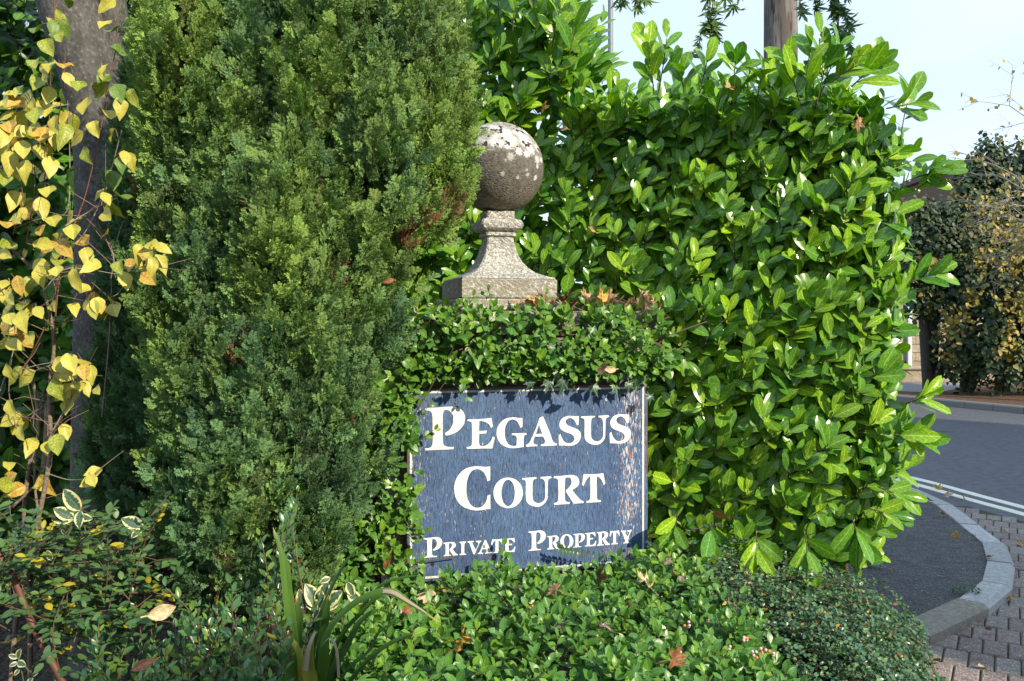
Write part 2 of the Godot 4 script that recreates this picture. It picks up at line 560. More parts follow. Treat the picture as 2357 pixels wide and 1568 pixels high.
# ---------------------------------------------------------------- ground
func streets() -> void:
	var soil_tex := speckle([Color(0.055, 0.038, 0.026), Color(0.09, 0.06, 0.035), Color(0.03, 0.022, 0.016)], [0.2, 0.3], 256, 2.0, 3)
	var soil := grainy(soil_tex, 1.7, 0.95, bumps(256, 0.05, 4), 3.0)
	setting("ground", sheet(PackedVector2Array([Vector2(-300, -300), Vector2(300, -300), Vector2(300, 300), Vector2(-300, 300)]), -0.03), soil)
	var road_tex := speckle([Color(0.085, 0.088, 0.1), Color(0.13, 0.132, 0.142), Color(0.055, 0.058, 0.066)], [0.1, 0.3], 512, 1.6, 6)
	var road := grainy(road_tex, 0.9, 0.75, bumps(512, 0.25, 7), 0.12)
	var near: Array = [Vector2(-9, -34), Vector2(-1.6, -19), Vector2(2.35, -11.5), Vector2(3.42, -8.0), Vector2(3.62, -7.2), Vector2(3.8, -6.45), Vector2(4.35, -4), Vector2(5.0, 0), Vector2(4.2, 4), Vector2(1.6, 8.2), Vector2(-4, 13)]
	var far: Array = [Vector2(-1.5, 15.5), Vector2(5, 9.4), Vector2(8.6, 5.1), Vector2(11.2, 1), Vector2(11.6, -5.2), Vector2(10, -10.8), Vector2(8.54, -14.5), Vector2(7.6, -16.5), Vector2(5.6, -20.2), Vector2(-1, -32)]
	setting("road", sheet(PackedVector2Array(near + far), 0.0), road)
	# a patched strip and the scuffed cover in the road
	var patch := grainy(speckle([Color(0.07, 0.072, 0.08), Color(0.12, 0.12, 0.13)], [0.2], 128, 2.5, 9), 2.2, 0.85)
	setting("road_patch", sheet(PackedVector2Array([Vector2(4.6, -12.6), Vector2(6.1, -12.25), Vector2(6.15, -12.05), Vector2(4.9, -12.3), Vector2(4.6, -12.35)]), 0.004), patch)
	# double lines along the kerb, worn at the edges
	var paint := grainy(speckle([Color(0.78, 0.75, 0.6), Color(0.6, 0.57, 0.45), Color(0.82, 0.8, 0.68)], [0.25, 0.2], 128, 3.0, 12), 5.0, 0.7)
	rng.seed = 31
	for k in 2:
		var off := 0.08 + 0.2 * k
		var l: Array = []
		var r: Array = []
		for i in 60:
			var t := i / 59.0
			var c := line_at(t)
			var d := (line_at(t + 0.01) - line_at(t - 0.01)).normalized()
			var out := Vector2(-d.y, d.x)
			l.append(c + out * (off - 0.045 + rf(-0.006, 0.006)))
			r.push_front(c + out * (off + 0.045 + rf(-0.006, 0.006)))
		setting("yellow_line", sheet(PackedVector2Array(l + r), 0.004), paint)
	# the tarmac of the footway inside the kerb
	var tar_tex := speckle([Color(0.1, 0.1, 0.105), Color(0.26, 0.26, 0.265), Color(0.03, 0.03, 0.033), Color(0.085, 0.1, 0.04)], [0.13, 0.35, 0.07], 512, 2.2, 16)
	var tar := grainy(tar_tex, 0.65, 0.85, bumps(512, 0.14, 17), 2.2)
	var foot: Array = [Vector2(-10, -34), Vector2(-2.3, -19), Vector2(1.9, -11.4)]
	for p in kerb_line(): foot.append(p + Vector2(-0.06, 0))
	foot.append_array([Vector2(1.5, -3.7), Vector2(1.2, -4.2), Vector2(1.0, -8), Vector2(-14, -30)])
	setting("footpath", sheet(PackedVector2Array(foot), 0.092), tar)
	# the bed that the shrubs stand in
	setting("planting_bed", sheet(PackedVector2Array([Vector2(-3, -8), Vector2(0.9, -8), Vector2(1.1, -4.2), Vector2(1.45, -3.72), Vector2(1.55, -3.4), Vector2(1.1, -2.2), Vector2(0.6, -1.4), Vector2(-3, -1.3)]), 0.1), soil)

func line_at(t: float) -> Vector2:
	var p: Array = [Vector2(-7.6, -32), Vector2(-0.7, -18.6), Vector2(2.6, -12.0), Vector2(3.84, -8.9), Vector2(4.24, -7.19), Vector2(4.85, -4.2), Vector2(5.35, -0.3), Vector2(4.5, 4.2)]
	var f := clampf(t, 0.0, 1.0) * 6.999
	var i := int(f)
	return p[i].cubic_interpolate(p[i + 1], p[maxi(i - 1, 0)], p[mini(i + 2, 7)], f - i)

func kerb_line() -> Array:  # the outer top edge of the kerb, from the far end round into the drive
	return [Vector2(2.75, -10.6), Vector2(3.17, -9.2), Vector2(3.42, -7.98), Vector2(3.445, -7.35), Vector2(3.42, -6.7), Vector2(3.27, -6.05), Vector2(3.15, -5.53), Vector2(2.93, -5.06), Vector2(2.67, -4.64), Vector2(2.37, -4.32), Vector2(1.89, -3.93), Vector2(1.62, -3.72)]

func kerb_stone(a: Vector2, b: Vector2, inward_a: Vector2, inward_b: Vector2, w: float, top: float) -> ArrayMesh:
	var s := st()
	var gap := (b - a).normalized() * 0.004
	var a0 := a + gap
	var b0 := b - gap
	var ai := a + inward_a * w + gap
	var bi := b + inward_b * w - gap
	var ch := 0.022
	var v := func(p: Vector2, y: float) -> Vector3: return Vector3(p.x, y, p.y)
	var at_ := a0 + inward_a * ch
	var bt := b0 + inward_b * ch
	quad(s, v.call(a0, -0.05), v.call(a0, top - ch), v.call(b0, top - ch), v.call(b0, -0.05))
	quad(s, v.call(a0, top - ch), v.call(at_, top), v.call(bt, top), v.call(b0, top - ch))
	quad(s, v.call(at_, top), v.call(ai, top), v.call(bi, top), v.call(bt, top))
	quad(s, v.call(bi, -0.05), v.call(bi, top), v.call(ai, top), v.call(ai, -0.05))
	quad(s, v.call(b0, -0.05), v.call(b0, top - ch), v.call(bt, top), v.call(bi, top))
	quad(s, v.call(b0, -0.05), v.call(bi, top), v.call(bi, -0.05), v.call(b0, -0.05))
	quad(s, v.call(a0, -0.05), v.call(at_, top), v.call(a0, top - ch), v.call(a0, -0.05))
	quad(s, v.call(a0, -0.05), v.call(ai, -0.05), v.call(ai, top), v.call(at_, top))
	return s.commit()

func kerbs() -> void:
	var tones: Array = []
	for k in 3:
		var g := 0.36 + 0.045 * k
		tones.append(grainy(speckle([Color(g, g * 0.985, g * 0.95), Color(g * 1.25, g * 1.23, g * 1.2), Color(g * 0.6, g * 0.58, g * 0.55)], [0.12, 0.12], 256, 2.4, 40 + k), 2.1, 0.9, bumps(256, 0.2, 44), 0.25))
	var warm := grainy(speckle([Color(0.29, 0.26, 0.21), Color(0.4, 0.37, 0.31), Color(0.15, 0.13, 0.11)], [0.15, 0.16], 256, 2.4, 47), 2.1, 0.95, bumps(256, 0.2, 44), 0.35)
	var o := setting("kerb")
	var line := kerb_line()
	for i in line.size() - 1:
		var a: Vector2 = line[i]
		var b: Vector2 = line[i + 1]
		var inw := func(k: int) -> Vector2:
			var d: Vector2 = (line[mini(k + 1, line.size() - 1)] - line[maxi(k - 1, 0)]).normalized()
			return Vector2(-d.y, d.x) * (1.0 if Vector2(-d.y, d.x).dot(Vector2(2.2, -6.0) - line[k]) > 0 else -1.0)
		part("kerb_stone", kerb_stone(a, b, inw.call(i), inw.call(i + 1), 0.14, 0.104 + 0.003 * sin(i * 2.3)), warm if i > 8 else tones[i % 3], o)
	# across the road
	o = setting("far_kerb")
	var far: Array = [Vector2(5.6, -20.2), Vector2(7.6, -16.5), Vector2(8.54, -14.5), Vector2(10, -10.8), Vector2(11.6, -5.2)]
	for i in 4:
		for k in 4:
			part("kerb_stone", kerb_stone(far[i].lerp(far[i + 1], k / 4.0), far[i].lerp(far[i + 1], (k + 1) / 4.0), Vector2(0.9, -0.42), Vector2(0.9, -0.42), 0.15, 0.12), mat(0.16, 0.155, 0.15), o)

func paving() -> void:
	var o := setting("paving")
	var bed := grainy(speckle([Color(0.07, 0.06, 0.045), Color(0.06, 0.1, 0.02), Color(0.03, 0.028, 0.022), Color(0.07, 0.13, 0.02)], [0.2, 0.3, 0.12], 256, 3.5, 50), 2.4, 1.0, bumps(256, 0.2, 51), 1.0)
	var plan := PackedVector2Array([Vector2(3.44, -7.0), Vector2(3.66, -7.0), Vector2(3.8, -6.45), Vector2(4.35, -4), Vector2(5.0, 0), Vector2(4.7, 2), Vector2(0.3, 2), Vector2(0.6, -1.2), Vector2(1.3, -3.3), Vector2(1.6, -3.7), Vector2(1.89, -3.93), Vector2(2.37, -4.32), Vector2(2.67, -4.64), Vector2(2.93, -5.06), Vector2(3.15, -5.53), Vector2(3.27, -6.05), Vector2(3.42, -6.7)])
	part("joint_bed", sheet(plan, 0.034), bed, o)
	var tones: Array = []
	var bases: Array = [Color(0.22, 0.17, 0.145), Color(0.25, 0.2, 0.17), Color(0.19, 0.145, 0.125), Color(0.235, 0.195, 0.17)]
	for k in 4:
		var c: Color = bases[k]
		tones.append(grainy(speckle([c, Color(0.62, 0.57, 0.52), c * 0.55, c * 1.5], [0.07, 0.25, 0.15], 256, 2.6, 53 + k), 1.5, 0.85, bumps(256, 0.22, 58), 0.35))
	rng.seed = 60
	var brick := box(0.094, 0.02, 0.194, 0.006)
	var field := plan.duplicate()
	for i in range(9, field.size()): field[i] += (Vector2(1.7, -5.3) - field[i]).normalized() * 0.13
	field[0] += Vector2(-0.1, 0)
	var along := Vector2(0.87, 0.5).normalized()
	var across := Vector2(-along.y, along.x)
	var places: Array = []
	for r in range(-40, 30):
		for k in range(-60, 90):
			var c := Vector2(2.4, -4.0) + across * (r * 0.2) + along * (k * 0.1 + (0.05 if r % 2 else 0.0))
			if c.y > 1.0 or c.x > 4.9 or not Geometry2D.is_point_in_polygon(c, field): continue
			var ok := true
			for q in [Vector2(0.045, 0.09), Vector2(-0.045, 0.09), Vector2(0.045, -0.09), Vector2(-0.045, -0.09)]:
				ok = ok and Geometry2D.is_point_in_polygon(c + along * q.x * 0.75 + across * q.y * 0.75, field)
			if not ok: continue
			places.append(Transform3D(Basis(Vector3.UP, atan2(-along.y, along.x)) * Basis(Vector3(1, 0, 0), rf(-0.02, 0.02)) * Basis(Vector3(0, 0, 1), rf(-0.02, 0.02)), Vector3(c.x, 0.024 + rf(-0.002, 0.003), c.y)))
	var score := func(t: Transform3D) -> float:
		var q := t.origin
		var inside := q.z < -0.5 and absf(q.x / -q.z) < 0.62 and (EYE - q.y) / -q.z < 0.44
		return (0.0 if inside else 100.0) + q.length()
	places.sort_custom(func(a, b): return score.call(a) < score.call(b))
	var rest: Array = []
	var tints: Array = []
	for i in places.size():
		if i < 300:
			part("brick", brick, tones[rng.randi() % 4], o, places[i])
		else:
			rest.append(places[i])
			tints.append(Color(1, 1, 1))
	many("brick_field", brick, tones[0], rest, tints, o)

# ---------------------------------------------------------------- across the road
func far_side() -> void:
	rng.seed = 70
	var litter := grainy(speckle([Color(0.1, 0.045, 0.025), Color(0.2, 0.1, 0.04), Color(0.05, 0.03, 0.02), Color(0.32, 0.22, 0.07)], [0.3, 0.3, 0.05], 256, 2.5, 71), 0.8, 0.95, bumps(256, 0.12, 72), 4.0)
	setting("verge", sheet(PackedVector2Array([Vector2(5.85, -20.4), Vector2(7.8, -16.6), Vector2(8.75, -14.6), Vector2(10.2, -10.9), Vector2(11.8, -5.2), Vector2(11.4, 1), Vector2(40, 1), Vector2(60, -40), Vector2(20, -60), Vector2(6.2, -23)]), 0.1), litter)
	setting("far_pavement", sheet(PackedVector2Array([Vector2(5.5, -20.4), Vector2(8.6, -17.6), Vector2(11.5, -20.8), Vector2(9.5, -23.5), Vector2(4.0, -24)]), 0.108), grainy(speckle([Color(0.2, 0.2, 0.21), Color(0.26, 0.26, 0.27)], [0.3], 128, 2.0, 73), 1.5, 0.9))
	# the stone building with its low wall
	var stone: Array = []
	for k in 4: stone.append(grainy(speckle([Color(0.34, 0.28, 0.2) * (0.85 + 0.1 * k), Color(0.42, 0.36, 0.27), Color(0.22, 0.18, 0.13)], [0.15, 0.15], 64, 2.5, 74 + k), 1.5, 0.95))
	var mortar := mat(0.3, 0.27, 0.22)
	var b := thing("stone_building", "pale stone block building across the road, partly hidden by ivy trees", "building", Vector3(9.2, 0.1, -22.3))
	part("wall", box(9.0, 3.2, 6.0, 0.02), mortar, b, Transform3D(Basis(), Vector3(3.0, 0, -3.06)))
	part("roof", box(9.6, 0.25, 6.6, 0.05), mat(0.12, 0.11, 0.1), b, Transform3D(Basis(), Vector3(3.0, 3.21, -3.06)))
	var block := box(0.43, 0.205, 0.06, 0.008)
	for r in 13:
		for k in 14:
			var x := -1.25 + k * 0.44 + (0.22 if r % 2 else 0.0)
			if r < 9 and x > -0.1 and x < 0.75: continue
			part("stone_block", block, stone[rng.randi() % 4], b, Transform3D(Basis(), Vector3(x, 0.02 + r * 0.215, -0.03)))
	var door := part("door", box(0.82, 1.92, 0.05), mat(0.03, 0.032, 0.035, 0.4), b, Transform3D(Basis(), Vector3(0.33, 0.0, -0.05)))
	part("handle", box(0.12, 0.03, 0.04), mat(0.5, 0.5, 0.5, 0.3), door, Transform3D(Basis(), Vector3(0.3, 0.95, 0.046)))
	part("drainpipe", box(0.09, 3.0, 0.09, 0.02), mat(0.7, 0.72, 0.75, 0.5), b, Transform3D(Basis(), Vector3(0.98, 0.1, 0.05)))
	var w := thing("low_wall", "low pale stone kerbed wall in front of the stone building", "wall", Vector3(9.2, 0.1, -20.9))
	part("wall_body", box(7.0, 0.3, 0.3, 0.02), stone[1], w)
	part("coping", box(7.1, 0.08, 0.4, 0.02), stone[2], w, Transform3D(Basis(), Vector3(0, 0.303, 0)))
	# the brown brick house behind the trees
	var h := thing("brick_house", "dark brown brick house rising behind the bare branches, its flat corner showing", "house", Vector3(16.75, 0.0, -30))
	part("wall", box(6.4, 6.5, 6.0, 0.02), grainy(speckle([Color(0.13, 0.075, 0.05), Color(0.17, 0.1, 0.07), Color(0.2, 0.17, 0.14)], [0.3, 0.15], 128, 2.0, 79), 1.2, 0.95), h, Transform3D(Basis(), Vector3(0.9, 0, 0)))
	part("parapet", box(6.6, 0.2, 6.2, 0.03), mat(0.12, 0.1, 0.09), h, Transform3D(Basis(), Vector3(0.9, 6.505, 0)))
	# ivy-grown trees
	var lm := blade(0.1, 0.075, 0.85, 0.8, 0.25, 0.25, 2, 3)
	var green: Array = [Color(0.018, 0.042, 0.014), Color(0.03, 0.062, 0.018), Color(0.022, 0.05, 0.022), Color(0.05, 0.085, 0.02)]
	var gold: Array = [Color(0.38, 0.25, 0.035), Color(0.3, 0.26, 0.05), Color(0.2, 0.22, 0.04), Color(0.42, 0.3, 0.06)]
	var m := StandardMaterial3D.new()
	m.vertex_color_use_as_albedo = true
	m.roughness = 0.55
	m.backlight_enabled = true
	m.backlight = Color(0.5, 0.6, 0.3)
	var trees: Array = [
		["dark ivy-clad tree at the verge, nearest to the pale stone building", [[8.5, 2.9, -17.4, 0.6, 1.15], [8.95, 1.5, -17.2, 0.75, 1.35], [8.75, 3.4, -17.6, 0.6, 0.7], [7.95, 3.1, -17.0, 0.5, 1.0], [8.05, 2.2, -17.2, 0.35, 0.7]], 0.08],
		["broad ivy-clad tree with yellow autumn leaves low on its front", [[9.35, 3.2, -17.6, 0.75, 1.15], [9.6, 1.4, -16.9, 0.85, 1.3], [9.1, 2.3, -17.0, 0.6, 0.8], [9.5, 4.3, -17.9, 0.5, 0.6]], 0.16],
		["tall ivy-clad tree at the right edge, its ivy reaching the top", [[10.2, 3.5, -17.8, 0.75, 1.75], [11.0, 3.2, -17.8, 1.0, 2.7], [10.6, 1.3, -17.0, 0.9, 1.2], [9.85, 4.5, -17.9, 0.5, 1.0]], 0.0],
	]
	for q in trees:
		var lobes: Array = q[1]
		var base := Vector3(lobes[0][0], 0.1, lobes[0][2] - 0.3)
		var t := thing("ivy_clad_tree", q[0], "tree", base)
		var ts := st()
		for l in lobes: tube(ts, [Vector3.ZERO, Vector3((l[0] - base.x) * 0.5, l[1] * 0.5, (l[2] - base.z) * 0.5), Vector3(l[0] - base.x, l[1] + l[4] * 0.5, l[2] - base.z)], 0.13, 0.05, 7)
		part("trunk", ts.commit(), mat(0.06, 0.05, 0.04), t)
		var places: Array = []
		var tints: Array = []
		var patch := noisy(0.8, 81, 3)
		var lump := noisy(0.9, 82, 3)
		for l in lobes:
			for i in int(2300 * l[3] * l[4]):
				var d := rv().normalized()
				if d.z < -0.5: d.z = -d.z
				var p := Vector3(l[0], l[1], l[2]) + Vector3(d.x * l[3], d.y * l[4], d.z * l[3] * 0.8) * (rf(0.62, 1.0) + 0.35 * lump.get_noise_3d(d.x * 2 + l[0], d.y * 2, d.z * 2))
				if p.y < 0.1: continue
				places.append(leaf_at(p - base, Vector3(rf(-1, 1), rf(-1.2, 0.3), rf(-0.2, 1)), d + Vector3(0, 0.5, 0.4) + rv() * 0.6, rf(0.7, 1.35)))
				var k := patch.get_noise_3d(p.x, p.y * 1.2, p.z) + rf(-0.25, 0.25) - maxf(0.0, p.y - 3.4) * 0.4
				tints.append(gold[rng.randi() % 4] if k > 0.35 - q[2] else green[rng.randi() % 4])
		many("crown", lm, m, places, tints, t)
	# the bare tree in front of them
	var bare := thing("bare_tree", "bare grey-branched tree with a few last yellow leaves, before the ivy trees", "tree", Vector3(9.75, 0.1, -15.6))
	var bs := st()
	var last: Array = []
	branch(bs, Vector3.ZERO, Vector3(-0.18, 1, -0.02), 2.6, 0.12, 5, last, 0.66)
	part("trunk", bs.commit(), mat(0.3, 0.28, 0.26), bare)
	var places2: Array = []
	var tints2: Array = []
	for p in last:
		if rng.randf() < 0.35:
			places2.append(leaf_at(p, Vector3(rf(-1, 1), -1, rf(-1, 1)), rv() + Vector3(0, 0.4, 0.6), rf(0.55, 0.9)))
			tints2.append(gold[rng.randi() % 4])
	many("last_leaves", lm, m, places2, tints2, bare)

func houses_behind() -> void:
	# the two houses across the road behind the viewer, whose shade lies over the road, the kerb and the foot of the bed
	for q in [["tall_house", "tall brick house across the road, behind the viewer", 4.0, 14.5, 12.6, 12.0], ["low_house", "lower brick house across the road, behind the viewer", -8.0, 1.2, 10.6, 7.95]]:
		var a := PI / 4
		var l := Vector3(cos(a), 0, -sin(a))
		var s := Vector3(sin(a), 0, cos(a))
		var deep := 6.0
		var o := thing(q[0], q[1], "house", l * (q[2] + q[3]) / 2.0 + s * (q[4] + deep / 2.0))
		o.rotation.y = a
		var w: float = q[3] - q[2]
		var brick := mat(0.24, 0.12, 0.08)
		part("wall", box(w, q[5], deep, 0.02), brick, o)
		part("roof", box(w - 0.6, 0.8, deep - 1.4, 0.4), mat(0.12, 0.09, 0.08), o, Transform3D(Basis(), Vector3(0, q[5] + 0.002, 0)))
		for k in 8:
			var f := part("window", box(1.1, 1.5, 0.08, 0.01), mat(0.75, 0.75, 0.74, 0.5), o, Transform3D(Basis(), Vector3(-w * 0.36 + w * 0.24 * (k % 4), 1.0 + 3.0 * (k / 4), -deep / 2.0 - 0.043)))
			part("pane", box(0.9, 1.3, 0.02, 0.002), mat(0.03, 0.035, 0.04, 0.1), f, Transform3D(Basis(), Vector3(0, 0.1, -0.043)))

func branch(s: SurfaceTool, p: Vector3, d: Vector3, length: float, r: float, depth: int, tips: Array, shrink: float) -> void:
	var pts: Array = [p]
	var q := p
	var e := d.normalized()
	for k in 4:
		e = (e + rv() * 0.16 + Vector3(0, -0.03 if depth < 3 else 0.0, 0)).normalized()
		q += e * length / 4.0
		pts.append(q)
		if depth <= 1: tips.append(q)
	tube(s, pts, r, r * 0.55, 6 if depth > 2 else 4)
	if depth <= 0: return
	for k in (4 if depth > 1 else 3):
		var t: Vector3 = pts[rng.randi_range(2, 4)]
		branch(s, t, e + rv() * 0.95 + Vector3(-0.3, 0.0, -0.02), length * shrink * rf(0.75, 1.15), r * 0.5, depth - 1, tips, shrink)

func poles() -> void:
	# the lamp post
	var l := thing("lamp_post", "thin grey steel lamp post rising behind the hedge", "lamp post", Vector3((1405.5 - 1178.5) / 2000.0 * 14.0, 0.1, -14.0))
	var s := st()
	tube(s, [Vector3.ZERO, Vector3(0, 2.5, 0), Vector3(0, 5.5, 0), Vector3(0, 7.6, 0)], 0.047, 0.042, 16)
	tube(s, curve([Vector3(0, 7.6, 0), Vector3(0.15, 7.95, 0), Vector3(0.6, 8.1, 0.05)], 4), 0.035, 0.03, 10)
	part("post", s.commit(), mat(0.2, 0.23, 0.27, 0.45), l)
	part("lantern", box(0.6, 0.12, 0.22, 0.03), mat(0.25, 0.27, 0.29, 0.4), l, Transform3D(Basis(), Vector3(0.85, 8.02, 0.05)))
	# the telegraph pole
	var wood := picture(128, 512, func(u, v):
		var n := noisy_shared(1).get_noise_2d(u * 40.0, v * 5.0)
		var g := noisy_shared(2).get_noise_2d(u * 9.0, v * 2.2)
		var c := Color(0.1, 0.088, 0.076).lerp(Color(0.22, 0.2, 0.178), clampf(0.5 + g * 1.6, 0, 1))
		c = c.lerp(Color(0.05, 0.035, 0.03), smoothstep(0.15, 0.5, n))
		if u > 0.02 and u < 0.22: c = c.lerp(Color(0.62, 0.58, 0.55), smoothstep(0.1, 0.3, noisy_shared(3).get_noise_2d(u * 60.0, v * 18.0)))
		return c)
	var p := thing("telegraph_pole", "weathered grey-brown wooden pole standing behind the hedge", "utility pole", Vector3((1797.0 - 1178.5) / 2000.0 * 7.0, 0.1, -7.0))
	s = st()
	tube(s, [Vector3.ZERO, Vector3(0, 2, 0), Vector3(0, 4, 0), Vector3(0, 8, 0)], 0.142, 0.125, 28, 1.6)
	var wm := StandardMaterial3D.new()
	wm.albedo_texture = wood
	wm.roughness = 0.9
	wm.heightmap_enabled = true
	wm.heightmap_texture = wood
	wm.heightmap_scale = 0.6
	part("pole", s.commit(), wm, p)
	part("crossarm", box(1.6, 0.1, 0.1, 0.01), wm, p, Transform3D(Basis(), Vector3(0, 7.5, 0.17)))

var shared := {}
func noisy_shared(k: int) -> FastNoiseLite:
	if not shared.has(k): shared[k] = noisy(1.0, 200 + k, 3)
	return shared[k]

# ---------------------------------------------------------------- the gate pier with its finial
func pier() -> void:
	var old := grainy(speckle([Color(0.27, 0.235, 0.18), Color(0.4, 0.36, 0.29), Color(0.13, 0.11, 0.085)], [0.2, 0.22], 256, 2.6, 90), 2.0, 0.95, bumps(256, 0.1, 91), 1.2)
	var o := thing("gate_pier", "stone gate pier smothered in green leaves, carrying the ball finial and sign", "pier", on_sign(0.445, 0.0))
	o.rotation.y = SLANT
	part("pier_body", box(0.92, 1.46, 0.56, 0.01), old, o, Transform3D(Basis(), Vector3(0, 0, -0.315)))
	part("pier_top", box(0.98, 0.085, 0.62, 0.012), old, o, Transform3D(Basis(), Vector3(0, 1.462, -0.315)))
	# weathered limestone with white lichen
	rng.seed = 92
	var blot := noisy(9.0, 93, 3, FastNoiseLite.TYPE_CELLULAR)
	var mid := noisy(6.0, 94, 4)
	var lime := picture(384, 384, func(u, v):
		var k := tiled(mid, u, v) + rng.randf_range(-0.16, 0.16)
		var c := Color(0.31, 0.3, 0.255).lerp(Color(0.18, 0.172, 0.142), smoothstep(-0.1, 0.35, -k))
		c = c.lerp(Color(0.74, 0.73, 0.69), smoothstep(0.1, 0.26, k + 0.25 * tiled(noisy_shared(4), u, v, 4.0)))
		if rng.randf() < 0.05: c = c * 0.45
		return c)
	var pale := grainy(lime, 2.6, 0.92, bumps(256, 0.16, 95), 0.5)
	var plain := picture(256, 256, func(u, v):
		var k := tiled(mid, u, v, 0.7) + rng.randf_range(-0.2, 0.2)
		var c := Color(0.33, 0.31, 0.25).lerp(Color(0.23, 0.215, 0.172), smoothstep(-0.2, 0.3, -k))
		c = c.lerp(Color(0.66, 0.65, 0.6), smoothstep(0.3, 0.42, k))
		return c)
	var bare := grainy(plain, 2.2, 0.95, bumps(256, 0.18, 96), 0.5)
	var f := thing("ball_finial", "old stone ball finial on a flared square pedestal, spotted with lichen", "finial", Vector3(-0.057, 1.549, -3.4))
	f.rotation.y = SLANT
	part("base_slab", box(0.408, 0.044, 0.408, 0.006), bare, f)
	part("plinth", box(0.366, 0.074, 0.366, 0.005), bare, f, Transform3D(Basis(), Vector3(0, 0.046, 0)))
	# flared pedestal, square in plan: half width over height
	var prof: Array = [[0.181, 0.1205], [0.176, 0.127], [0.15, 0.134], [0.121, 0.147], [0.098, 0.166], [0.08, 0.19], [0.067, 0.217], [0.0585, 0.245], [0.0535, 0.268], [0.0515, 0.285], [0.053, 0.289], [0.0605, 0.292], [0.0605, 0.302], [0.057, 0.306], [0.059, 0.3095], [0.07, 0.313], [0.079, 0.32], [0.083, 0.331], [0.082, 0.342], [0.077, 0.351], [0.066, 0.3565], [0.057, 0.3585], [0.0555, 0.362], [0.056, 0.388]]
	part("pedestal", square_lathe(prof), pale, f)
	# the ball: dark weathering below, crusts of white lichen above
	var spots: Array = []
	rng.seed = 97
	for i in 95:
		var hgt := rf(0.05, 0.85) if i < 60 else rf(-0.35, 0.25)
		var a := rf(-PI, PI)
		spots.append([Vector3(sin(a) * sqrt(1 - hgt * hgt), hgt, cos(a) * sqrt(1 - hgt * hgt)), rf(0.03, 0.13) if i < 60 else rf(0.02, 0.06), rf(0.5, 1.0)])
	for q in [[-0.05, 0.62, 0.14], [0.02, 0.42, 0.16], [-0.2, 0.36, 0.1], [0.4, 0.5, 0.17], [0.5, 0.28, 0.12], [0.2, 0.2, 0.09], [0.38, 0.17, 0.08], [-0.26, 0.53, 0.08], [0.7, 0.36, 0.09], [0.25, 0.66, 0.12], [0.8, 0.12, 0.07]]:
		spots.append([Vector3(q[0], q[1], sqrt(maxf(0.0, 1 - q[0] * q[0] - q[1] * q[1]))).normalized(), q[2], 1.0])
	var ball_tex := picture(768, 384, func(u, v):
		var la: float = PI / 2 - PI * v
		var lo: float = TAU * (u - 0.5)
		var p := Vector3(sin(lo) * cos(la), sin(la), cos(lo) * cos(la))
		var k := mid.get_noise_3d(p.x * 1.6, p.y * 1.6, p.z * 1.6) + rng.randf_range(-0.14, 0.14)
		var fine := mid.get_noise_3d(p.x * 5, p.y * 5, p.z * 5)
		var crust := smoothstep(0.12, 0.5, p.y + 0.22 * k)
		var c := Color(0.125, 0.114, 0.093).lerp(Color(0.25, 0.235, 0.195), crust)
		c = c.lerp(Color(0.2, 0.175, 0.135), smoothstep(-0.3, -0.9, p.y))
		c = c * (1.0 + 0.7 * k)
		c = c.lerp(Color(0.5, 0.48, 0.43), crust * smoothstep(0.0, 0.25, fine + 0.5 * k) * 0.55)
		for s in spots:
			var d: float = p.distance_to(s[0]) / s[1]
			if d < 1.5: c = c.lerp(Color(0.66, 0.65, 0.62), s[2] * smoothstep(1.15, 0.6, d + 0.9 * fine + 0.5 * k))
		if p.y > 0.3: c = c.lerp(Color(0.035, 0.033, 0.03), smoothstep(0.25, 0.34, noisy_shared(5).get_noise_3d(p.x * 5, p.y * 5, p.z * 5)))
		return c)
	var bm := StandardMaterial3D.new()
	bm.albedo_texture = ball_tex
	bm.roughness = 0.95
	bm.heightmap_enabled = true
	bm.heightmap_texture = bumps(512, 0.15, 98)
	bm.heightmap_scale = 0.3
	var bs := st()
	for i in 49:
		for j in 65:
			var la := PI / 2 - PI * i / 48.0
			var lo := TAU * (j / 64.0 - 0.5)
			var n := Vector3(sin(lo) * cos(la), sin(la), cos(lo) * cos(la))
			bs.set_normal(n)
			bs.set_uv(Vector2(j / 64.0, i / 48.0))
			bs.add_vertex(n * 0.178)
	for i in 48:
		for j in 64:
			var k := i * 65 + j
			for q in [k, k + 1, k + 66, k, k + 66, k + 65]: bs.add_index(q)
	part("ball", bs.commit(), bm, f, Transform3D(Basis(), Vector3(0.003, 0.388 + 0.172, 0)))

func square_lathe(prof: Array) -> ArrayMesh:
	var s := st()
	var ring := func(h: float) -> Array:
		var out: Array = []
		var c := minf(0.006, h * 0.1)
		for k in 4:
			var a := PI / 2 * k
			var e := Vector2(cos(a), sin(a))
			var w := Vector2(-e.y, e.x)
			for t in [-1.0, -0.5, 0.0, 0.5, 1.0]: out.append(e * h + w * (h - c) * t)
		return out
	var n := 20
	s.set_smooth_group(-1)
	for i in prof.size() - 1:
		var lo: Array = ring.call(prof[i][0])
		var hi: Array = ring.call(prof[i + 1][0])
		for k in n:
			var j := (k + 1) % n
			var a := Vector3(lo[k].x, prof[i][1], lo[k].y)
			var b := Vector3(lo[j].x, prof[i][1], lo[j].y)
			var c := Vector3(hi[j].x, prof[i + 1][1], hi[j].y)
			var d := Vector3(hi[k].x, prof[i + 1][1], hi[k].y)
			for p in [a, b, c, a, c, d]: s.add_vertex(p)
	s.generate_normals()
	return s.commit()

